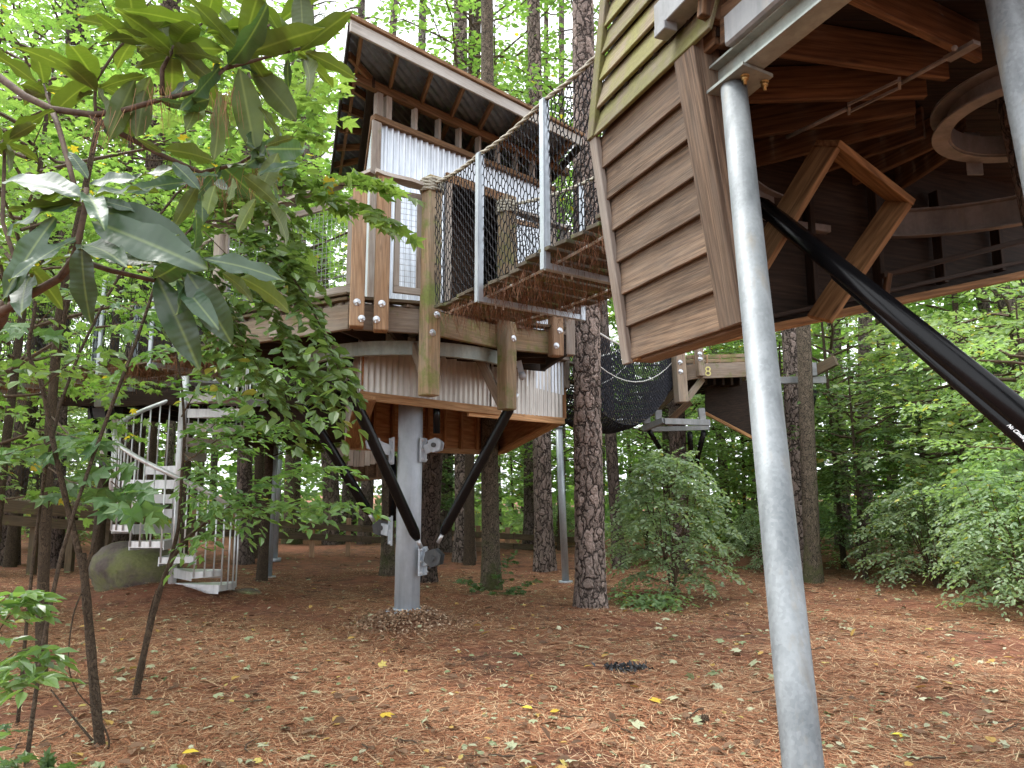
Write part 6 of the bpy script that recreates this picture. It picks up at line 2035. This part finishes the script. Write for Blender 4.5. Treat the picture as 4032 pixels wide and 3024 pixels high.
def build_saplings():
    # straight trunk on the left, passing out at the top behind the magnolia
    sapling('sapling', 'straight young trunk on the left with star-shaped maple leaves at its side', [
        ([(-3.828, 6.54, -0.029), (-3.854, 6.5, 0.706), (-3.849, 6.4, 1.837), (-3.833, 6.35, 2.607), (-3.797, 6.3, 3.152), (-3.705, 6.25, 3.702), (-3.618, 6.2, 4.175), (-3.55, 6.2, 4.804)], .050, .02),
        ([(-3.833, 6.35, 2.607), (-3.674, 6.2, 3.206), (-3.45, 6.0, 3.46)], .02, .01)],
        lambda: crown_from([
            ([(-3.792, 6.3, 2.212), (-3.194, 5.6, 1.969), (-2.831, 5.2, 1.83), (-2.599, 5.0, 1.774)], .008, .17, 4, .2, 3, .1),
            ([(-3.78, 6.3, 1.984), (-3.399, 5.5, 1.928), (-3.206, 5.0, 1.849), (-3.191, 4.8, 1.808)], .008, .17, 6, .22, 3, .1),
            ([(-3.782, 6.3, 2.098), (-3.264, 5.6, 2.003), (-2.951, 5.2, 1.955), (-2.791, 5.0, 1.924)], .006, .17, 5, .2, 3, .1),
            ([(-3.782, 6.3, 1.795), (-3.202, 5.6, 1.668), (-2.667, 5.1, 1.597), (-2.432, 4.9, 1.609)], .007, .17, 4, .2, 3, .15),
            ([(-2.693, 5.2, 1.659), (-2.445, 4.9, 1.58), (-2.256, 4.7, 1.51)], .005, .18, 4, .14, 2, .3),
            ([(-3.791, 6.3, 2.993), (-3.536, 5.6, 2.762), (-3.449, 5.2, 2.741), (-3.474, 5.0, 2.727)], .007, .15, 6, .25, 3, .2),
            ([(-3.712, 6.2, 3.206), (-3.201, 5.7, 3.072), (-2.774, 5.3, 2.898), (-2.507, 5.1, 2.782)], .007, .14, 6, .25, 3, .2),
        ], 41, 'maple', M['leaf_maple']), base=(-3.828, 6.54, -0.029))
    sapling('sapling', 'forked sapling stem with a vine winding up it on the left', [
        ([(-2.545, 5.04, -0.027), (-2.6, 5.02, 0.338), (-2.661, 5.0, 0.759), (-2.705, 4.98, 1.074), (-2.722, 4.97, 1.203)], .032, .022),
        ([(-2.705, 4.98, 1.074), (-2.805, 4.95, 1.421), (-2.905, 4.9, 1.828), (-3.003, 4.85, 2.268), (-3.073, 4.8, 2.469), (-3.036, 4.75, 2.818), (-3.187, 4.7, 3.046)], .021, .007),
        ([(-2.7, 4.98, 1.088), (-2.667, 5.0, 1.274), (-2.661, 5.05, 1.537), (-2.728, 5.1, 1.748)], .012, .004),
        ([(-2.535, 5.02, -0.021), (-2.47, 4.98, 0.077), (-2.595, 4.96, 0.353), (-2.625, 5.02, 0.616), (-2.67, 4.94, 0.853), (-2.682, 5.0, 1.015), (-2.692, 4.94, 1.12)], .006, .004),
        ([(-2.682, 4.95, 0.992), (-2.709, 4.9, 0.83), (-2.715, 4.9, 0.556), (-2.68, 4.95, 0.382), (-2.598, 5.0, 0.261)], .005, .003),
        ([(-2.531, 4.9, 0.101), (-2.684, 4.9, 0.26), (-2.808, 4.9, 0.394)], .008, .004)],
        lambda: crown_from([
            ([(-3.0, 4.85, 2.238), (-2.803, 4.7, 2.333), (-2.638, 4.6, 2.402), (-2.472, 4.5, 2.411)], .006, .085, 7, .16, 4, .2),
            ([(-3.036, 4.8, 2.649), (-2.754, 4.6, 2.778), (-2.56, 4.5, 2.809)], .005, .085, 6, .16, 4, .2),
            ([(-3.079, 4.8, 2.469), (-3.052, 4.6, 2.316), (-3.123, 4.5, 2.299)], .005, .085, 6, .16, 4, .2),
        ], 42, 'oval', M['leaf_spray']), base=(-2.545, 5.04, -0.027))
    sapling('sapling', 'dark curved sapling stem leaning right in front of the boulder, carrying sprays of small leaves', [
        ([(-2.927, 6.25, -0.027), (-2.879, 6.22, 0.254), (-2.806, 6.2, 0.64), (-2.692, 6.15, 0.997), (-2.541, 6.1, 1.23), (-2.268, 6.0, 1.421), (-1.989, 5.9, 1.517), (-1.747, 5.8, 1.483)], .030, .006),
        ([(-2.868, 6.22, 0.358), (-2.835, 6.2, 0.64), (-2.791, 6.2, 0.844)], .010, .003),
        ([(-2.692, 6.15, 0.997), (-2.608, 6.1, 1.319), (-2.584, 6.05, 1.677), (-2.563, 6.0, 2.035), (-2.589, 5.95, 2.43), (-2.654, 5.9, 2.827), (-2.679, 5.85, 3.262)], .016, .006)],
        lambda: crown_from(
            [([(-2.268, 6.0, 1.421), (-1.96, 5.8, 1.603), (-1.631, 5.6, 1.734), (-1.339, 5.5, 1.764)], .006, .085, 29, .3, 6, .3),
             ([(-2.371, 6.0, 1.358), (-2.022, 5.8, 1.466), (-1.621, 5.6, 1.502), (-1.216, 5.5, 1.519)], .006, .085, 32, .3, 6, .35),
             ([(-2.55, 6.0, 1.819), (-2.224, 5.8, 1.984), (-1.847, 5.6, 2.054), (-1.483, 5.5, 2.078)], .006, .085, 32, .3, 6, .35),
             ([(-2.533, 6.0, 1.963), (-2.298, 5.8, 2.054), (-2.161, 5.7, 2.149), (-1.918, 5.6, 2.122)], .006, .085, 24, .3, 6, .35),
             ([(-2.594, 6.0, 2.181), (-2.42, 5.8, 2.337), (-2.244, 5.7, 2.393), (-1.996, 5.6, 2.31)], .006, .09, 18, .3, 6, .3),
             ([(-2.554, 6.0, 1.891), (-2.351, 5.8, 1.775), (-2.168, 5.7, 1.67), (-2.022, 5.6, 1.519)], .005, .085, 21, .3, 6, .35),
             ([(-2.565, 6.05, 1.605), (-2.34, 5.9, 1.5), (-2.155, 5.8, 1.364), (-2.319, 5.8, 1.229)], .005, .085, 16, .25, 5, .3),
             ([(-2.604, 5.9, 2.606), (-2.313, 5.75, 2.65), (-2.01, 5.6, 2.587), (-1.7, 5.5, 2.466)], .006, .09, 20, .3, 6, .35),
             ([(-2.629, 5.9, 2.716), (-2.69, 5.8, 2.678), (-2.746, 5.7, 2.623)], .005, .09, 8, .25, 5, .3)],
            43, 'point', M['leaf_spray']), base=(-2.927, 6.25, -0.027))
    # hanging spray that crosses in front of the deck
    sapling('leaning_tree', 'arching branch with overlapping heart-shaped leaves hanging before the deck', [
        ([(-2.75, 4.6, -.1), (-2.7, 4.7, 1.2), (-2.43, 4.9, 2.61), (-2.329, 5.0, 3.142), (-2.095, 5.0, 3.403), (-1.759, 4.95, 3.319), (-1.484, 4.9, 3.047), (-1.244, 4.85, 2.661), (-1.087, 4.8, 2.32)], .013, .003)],
        lambda: crown_from(
            [([(-2.095, 5.0, 3.403), (-1.759, 4.95, 3.319), (-1.484, 4.9, 3.047), (-1.244, 4.85, 2.661), (-1.057, 4.8, 2.284)], .004, .10, 40, .24, 6, .5),
             ([(-2.091, 5.0, 3.337), (-1.808, 4.95, 3.062), (-1.562, 4.9, 2.734), (-1.355, 4.85, 2.448), (-1.185, 4.8, 2.201)], .004, .10, 38, .24, 6, .5),
             ([(-2.118, 5.0, 3.272), (-1.955, 4.95, 2.935), (-1.767, 4.9, 2.61), (-1.618, 4.85, 2.358), (-1.476, 4.8, 2.172)], .004, .10, 30, .24, 6, .5),
             ([(-2.208, 5.0, 3.207), (-2.084, 4.9, 2.858), (-1.954, 4.85, 2.539)], .004, .10, 18, .24, 5, .4),
             ([(-1.904, 5.0, 3.37), (-1.585, 4.9, 3.237), (-1.426, 4.9, 3.11)], .004, .10, 18, .24, 5, .4),
             ([(-2.271, 5.0, 3.207), (-2.1, 5.0, 3.501), (-1.853, 5.0, 3.601), (-1.629, 5.0, 3.534)], .004, .10, 26, .3, 6, .4),
             ([(-2.321, 5.0, 3.013), (-2.142, 5.0, 3.142), (-1.892, 5.0, 3.142), (-1.636, 5.0, 3.013)], .004, .10, 26, .3, 6, .4),
             ([(-2.37, 5.0, 2.822), (-2.248, 5.0, 2.853), (-2.059, 5.0, 2.79), (-1.865, 5.0, 2.632)], .004, .10, 22, .3, 6, .4),
             ([(-2.154, 5.0, 3.337), (-1.983, 5.0, 3.667), (-1.738, 5.0, 3.834), (-1.544, 5.0, 3.767)], .004, .10, 22, .3, 6, .4)],
            44, 'oval', M['leaf_spray']), base=(-2.75, 4.6, 0))
    # star-leaved branch in front of the rail
    sapling('leaning_tree', 'thin branch with sharp star-shaped leaves reaching in front of the deck rail', [
        ([(-3.3, 5.4, -.1), (-3.2, 5.4, 2.2), (-2.526, 5.5, 3.806), (-2.003, 5.4, 3.801), (-1.565, 5.3, 3.787), (-1.284, 5.25, 3.773), (-1.008, 5.2, 3.745)], .012, .003)],
        lambda: crown_from(
            [([(-1.699, 5.3, 3.78), (-1.419, 5.25, 3.808), (-1.142, 5.2, 3.804), (-0.901, 5.15, 3.731)], .004, .13, 12, .2, 4, .25),
             ([(-1.564, 5.3, 3.759), (-1.348, 5.25, 3.703), (-1.103, 5.2, 3.614), (-0.879, 5.15, 3.492)], .004, .13, 12, .2, 4, .35),
             ([(-1.85, 5.35, 3.801), (-1.711, 5.3, 4.043), (-1.536, 5.25, 4.233), (-1.394, 5.2, 4.386)], .004, .13, 14, .25, 4, .25),
             ([(-2.005, 5.4, 3.822), (-1.76, 5.3, 3.653), (-1.555, 5.2, 3.443), (-1.516, 5.2, 3.273)], .004, .13, 14, .25, 4, .35),
             ([(-2.209, 5.4, 3.801), (-2.093, 5.4, 4.2), (-1.865, 5.3, 4.441), (-1.666, 5.3, 4.587)], .005, .13, 16, .3, 4, .2),
             ([(-2.345, 5.4, 3.801), (-2.443, 5.4, 4.273), (-2.359, 5.3, 4.698), (-2.206, 5.3, 5.034)], .005, .13, 16, .3, 4, .2)],
            45, 'maple', M['leaf_bright']), base=(-3.3, 5.4, 0))
    # low plants bottom left
    def herb(name, label, base, sprs, kind, mat, seed):
        T = thing(name, label, 'plant', base)
        link('foliage', crown_from(sprs, seed, kind, mat), T)
    herb('seedling', 'leafy seedling with pointed leaves at the left edge beside the straight young trunk', (-2.35, 3.4, 0), [
        ([(-2.5, 3.5, 0), (-2.174, 3.3, 0.936), (-2.027, 3.2, 1.08), (-1.927, 3.15, 1.141)], .005, .085, 14, .12, 4, .3),
        ([(-2.45, 3.4, 0), (-2.08, 3.2, 0.866), (-1.932, 3.1, 0.956), (-1.823, 3.05, 0.982)], .005, .085, 14, .12, 4, .3),
        ([(-2.45, 3.4, 0), (-1.974, 3.1, 0.836), (-1.874, 3.05, 0.864), (-1.802, 3.0, 0.892)], .005, .085, 10, .12, 4, .3),
        ([(-2.167, 3.3, 1.065), (-2.051, 3.2, 1.134), (-1.936, 3.1, 1.183)], .004, .085, 8, .12, 4, .3)], 'point', M['leaf_spray'], 51)
    herb('seedling', 'maple seedlings at the bottom left corner', (-2.2, 4.2, 0), [
        ([(-2.75, 4.35, 0), (-2.7, 4.3, .12), (-2.6, 4.2, .2)], .003, .09, 6, .1, 3, .2), ([(-2.45, 4.3, 0), (-2.45, 4.3, .1), (-2.35, 4.2, .17)], .003, .09, 6, .1, 3, .2),
        ([(-2.15, 4.25, 0), (-2.15, 4.25, .08), (-2.1, 4.2, .13)], .003, .08, 5, .1, 3, .2), ([(-2.9, 4.5, 0), (-2.9, 4.5, .2), (-2.8, 4.4, .3)], .003, .09, 6, .1, 3, .2)], 'maple', M['leaf_maple'], 52)
    herb('seedling', 'weeds and ivy round the foot of the smooth dark trunk', (-.3, 12.9, 0), [
        ([(-.3, 12.95, 0), (-.2, 12.8, .3), (-.05, 12.7, .55)], .004, .1, 9, .2, 4, .2), ([(-.5, 12.9, 0), (-.6, 12.8, .15), (-.7, 12.7, .2)], .004, .1, 9, .2, 4, .2),
        ([(-.25, 12.7, 0), (.0, 12.6, .1), (.25, 12.55, .2)], .004, .1, 10, .2, 4, .2), ([(-.5, 12.6, 0), (-.3, 12.5, .06), (-.05, 12.4, .08)], .004, .1, 12, .2, 4, .1)], 'maple', M['leaf_maple'], 53)
    herb('seedling', 'ground ivy spreading below the rounded grey-green shrub', (2.3, 11.4, 0), [
        ([(1.7 + .25 * i, 11.6, 0), (1.7 + .25 * i, 11.3, .1), (1.75 + .25 * i, 11.05, .06)], .004, .085, 10, .25, 5, .1) for i in range(3)] + [
        ([(1.6 + .3 * i, 11.9, 0), (1.6 + .3 * i, 11.5, .2), (1.65 + .3 * i, 11.2, .16)], .004, .085, 10, .25, 5, .1) for i in range(3)], 'oval', M['leaf_mid'], 54)
build_magnolia()
build_saplings()

# ---------------------------------------------------------------- forest floor litter
def litter():
    c = np.random.default_rng(99)
    # pine needles, thickest near the viewer
    n = 360000
    u = c.random(n)
    y = 2.6 * (17.0 / 2.6) ** u
    x = c.uniform(-1, 1, n) * (y * .74 + .6)
    d = np.hypot((x + 1.29) / .42, (y - 9.73) / .42)
    nz = np.sin(x * 1.3 + 2 * np.sin(y * .55)) * np.sin(y * 1.05 + 1.5 * np.sin(x * .8)) + .5 * np.sin(x * 3.7 + y * 1.9) * np.sin(y * 2.9 - x)
    k = (d > 1) & (nz + c.normal(0, .45, n) > -.55)
    x, y = x[k], y[k]; n = len(x)
    z = np.array([gz(a, b) for a, b in zip(x, y)])
    clump = .5 + .5 * np.sin(x * 3.1 + np.sin(y * 2.3) * 2) * np.sin(y * 2.7 + 1.0)
    a = c.uniform(0, 2 * math.pi, n) * .6 + 1.6 * np.sin(x * .9 + y * .7) + c.normal(0, .5, n)
    L = c.uniform(.07, .19, n)
    w = (.0011 + .00028 * y) * c.uniform(.7, 1.3, n)
    tz = c.normal(0, .10, n)
    dx, dy = np.cos(a) * L, np.sin(a) * L
    sx, sy = -np.sin(a) * w, np.cos(a) * w
    z0 = z + .004 + .022 * c.random(n) * (.4 + clump)
    z1 = z0 + tz * L * .5
    z1 = np.maximum(z1, z + .003)
    mid = .006 + .02 * c.random(n)
    V = np.stack([np.stack([x - sx, y - sy, z0], 1), np.stack([x + sx, y + sy, z0], 1),
                  np.stack([x + dx + sx * .5, y + dy + sy * .5, z1], 1), np.stack([x + dx - sx * .5, y + dy - sy * .5, z1], 1)], 1).reshape(-1, 3)
    F = np.arange(n)[:, None] * 4 + np.array([[0, 1, 2, 3]])
    o = link('pine_straw', mesh_np('pine_straw', V, F, M['straw']))
    tag(o, 'loose reddish pine needles strewn over the forest floor', None, None, 'stuff')
    # fallen leaves
    def leaves(name, label, n, mat, kind, smin, smax, ymax=22):
        u = c.random(n)
        y = 3.0 * (ymax / 3.0) ** u
        x = c.uniform(-1, 1, n) * (y * .72 + .5)
        z = np.array([gz(a, b) for a, b in zip(x, y)]) + c.uniform(.02, .045, n)
        D = np.stack([c.normal(0, 1, n), c.normal(0, 1, n), c.normal(0, .12, n)], 1)
        N = np.array([0, 0, 1.0]) + c.normal(0, .28, (n, 3))
        V, F = leaf_arrays(np.stack([x, y, z], 1), D, N, c.uniform(smin, smax, n), kind)
        o = link(name, mesh_np(name, V, F, mat))
        tag(o, label, None, None, 'stuff')
    leaves('fallen_leaves', 'pale green and yellow fallen leaves scattered on the pine straw', 700, M['ground_leaf_green'], 'maple', .04, .12)
    leaves('fallen_leaves', 'small pale fallen leaf bits scattered on the pine straw', 2600, M['ground_leaf_green'], 'oval', .02, .065)
    leaves('fallen_leaves', 'brown dry fallen leaves scattered on the pine straw', 2600, M['ground_leaf_brown'], 'oval', .04, .11)
    # chip mound round the column foot
    n = 7500
    a = c.uniform(0, 2 * math.pi, n); r = .17 + np.abs(c.normal(0, .36, n))
    x, y = -1.29 + r * np.cos(a), 9.73 + r * np.sin(a)
    mound = .12 * np.exp(-(np.maximum(0, r - .24) / .24) ** 2)
    z = np.array([gz(p, q) for p, q in zip(x, y)]) + mound * c.uniform(.6, 1.0, n) + .008
    V, F = leaf_arrays(np.stack([x, y, z], 1), c.normal(0, 1, (n, 3)) * np.array([1, 1, .4]), np.array([0, 0, 1.0]) + c.normal(0, .5, (n, 3)), c.uniform(.015, .05, n), 'quad')
    o = link('wood_chips', mesh_np('wood_chips', V, F, M['chips']))
    tag(o, 'heap of pale wood chips round the foot of the grey column', None, None, 'stuff')
    m = MB()
    prof = [(.15, .155), (.24, .15), (.34, .125), (.48, .095), (.66, .085), (.85, .0)]
    VV, FF = [], []
    for i, (rr, h) in enumerate(prof):
        for k in range(40):
            aa = 2 * math.pi * k / 40
            px, py = -1.29 + rr * math.cos(aa) * (1 + .06 * math.sin(3 * aa)), 9.73 + rr * math.sin(aa) * (1 + .06 * math.sin(3 * aa))
            VV.append((px, py, gz(px, py) + (h - .085 if h > 0 else -.02) * 1.0 + .006 * math.sin(7 * aa + i)))
    for i in range(len(prof) - 1):
        for k in range(40):
            FF.append((i * 40 + k, i * 40 + (k + 1) % 40, (i + 1) * 40 + (k + 1) % 40, (i + 1) * 40 + k))
    m.add(VV, FF, True)
    o = m.build('chip_mound', M['ground'])
    tag(o, 'low mound of litter round the foot of the grey column', None, None, 'stuff')
    # a few leaves that stand out
    def one(lbl, p, size, ang, mat, kind):
        V, F = leaf_arrays([(0, 0, 0)], [(math.cos(ang), math.sin(ang), .05)], [(.1, -.1, 1)], [size], kind)
        o = link('fallen_leaf', mesh_np('fallen_leaf', V, F, mat), None, Matrix.Translation((p[0], p[1], gz(p[0], p[1]) + .035)))
        tag(o, lbl, 'leaf', 'bright leaves on the straw')
    one('single yellow leaf on the straw in the bottom middle, left of the paired yellow leaves', (-0.929, 5.676, 0.0), .11, .2, M['leaf_yellow'], 'maple')
    one('left one of two yellow leaves lying together in the bottom middle', (0.153, 6.063, 0.0), .10, 2.6, M['leaf_yellow'], 'oval')
    one('right one of two yellow leaves lying together in the bottom middle', (0.28, 5.962, 0.0), .10, .4, M['leaf_yellow'], 'oval')
    one('yellow leaf on the straw left of the leaning pole', (1.079, 6.142, 0.0), .12, 1.0, M['leaf_yellow'], 'maple')
    one('yellow leaf at the bottom edge right of the leaning pole', (2.494, 5.128, 0.0), .10, 2.0, M['leaf_yellow'], 'maple')
    one('yellow leaf near the bottom edge by the forked sapling', (-1.989, 4.902, 0.0), .10, .5, M['leaf_yellow'], 'oval')
    # dark clump on the straw
    V, F = leaf_arrays(c.normal(0, 1, (140, 3)) * np.array([.10, .06, .015]) + np.array([0, 0, .03]), c.normal(0, 1, (140, 3)), c.normal(0, 1, (140, 3)), c.uniform(.03, .08, 140), 'quad')
    g0 = (1.042, 7.247, 0.0)
    o = link('debris_clump', mesh_np('debris_clump', V, F, M['steel_dark']), None, Matrix.Translation((g0[0], g0[1], gz(g0[0], g0[1]))))
    tag(o, 'dark wet clump of rotted debris on the straw', None, None, 'stuff')
    # fallen twigs
    tb = MB()
    for k in range(70):
        yy = 3.2 * (14 / 3.2) ** rnd.random(); xx = rnd.uniform(-1, 1) * yy * .7
        an = rnd.random() * 6.28; p = Vector((xx, yy, gz(xx, yy) + .03)); pts = [p]
        for j in range(5):
            an += rnd.uniform(-.35, .35)
            p = p + Vector((math.cos(an), math.sin(an), 0)) * rnd.uniform(.03, .09)
            pts.append(Vector((p.x, p.y, gz(p.x, p.y) + .02 + rnd.uniform(0, .02))))
        tb.tube(pts, [.006, .006, .005, .004, .003, .002], 5)
    o = tb.build('fallen_twigs', M['twig'])
    tag(o, 'thin dead twigs lying among the pine straw', None, None, 'stuff')
    # pine cone
    g0 = (1.332, 5.654, 0.0)
    b = MB()
    for i in range(7):
        for k in range(8):
            aa = k * .785 + i * .4
            r = .022 * math.sin(math.pi * (i + 1) / 8.5)
            p = Vector((i * .011 - .035, r * math.cos(aa), r * math.sin(aa) + .03))
            b.box(p, p + Vector((.01, .012 * math.cos(aa), .012 * math.sin(aa))), .005, .012, (1, 0, 0))
    o = b.build('pine_cone', M['twig'], None, Matrix.Translation((g0[0], g0[1], gz(g0[0], g0[1]))) @ Matrix.Rotation(.4, 4, 'Z'))
    tag(o, 'brown pine cone lying on the straw left of the leaning pole', 'pine cone')
litter()
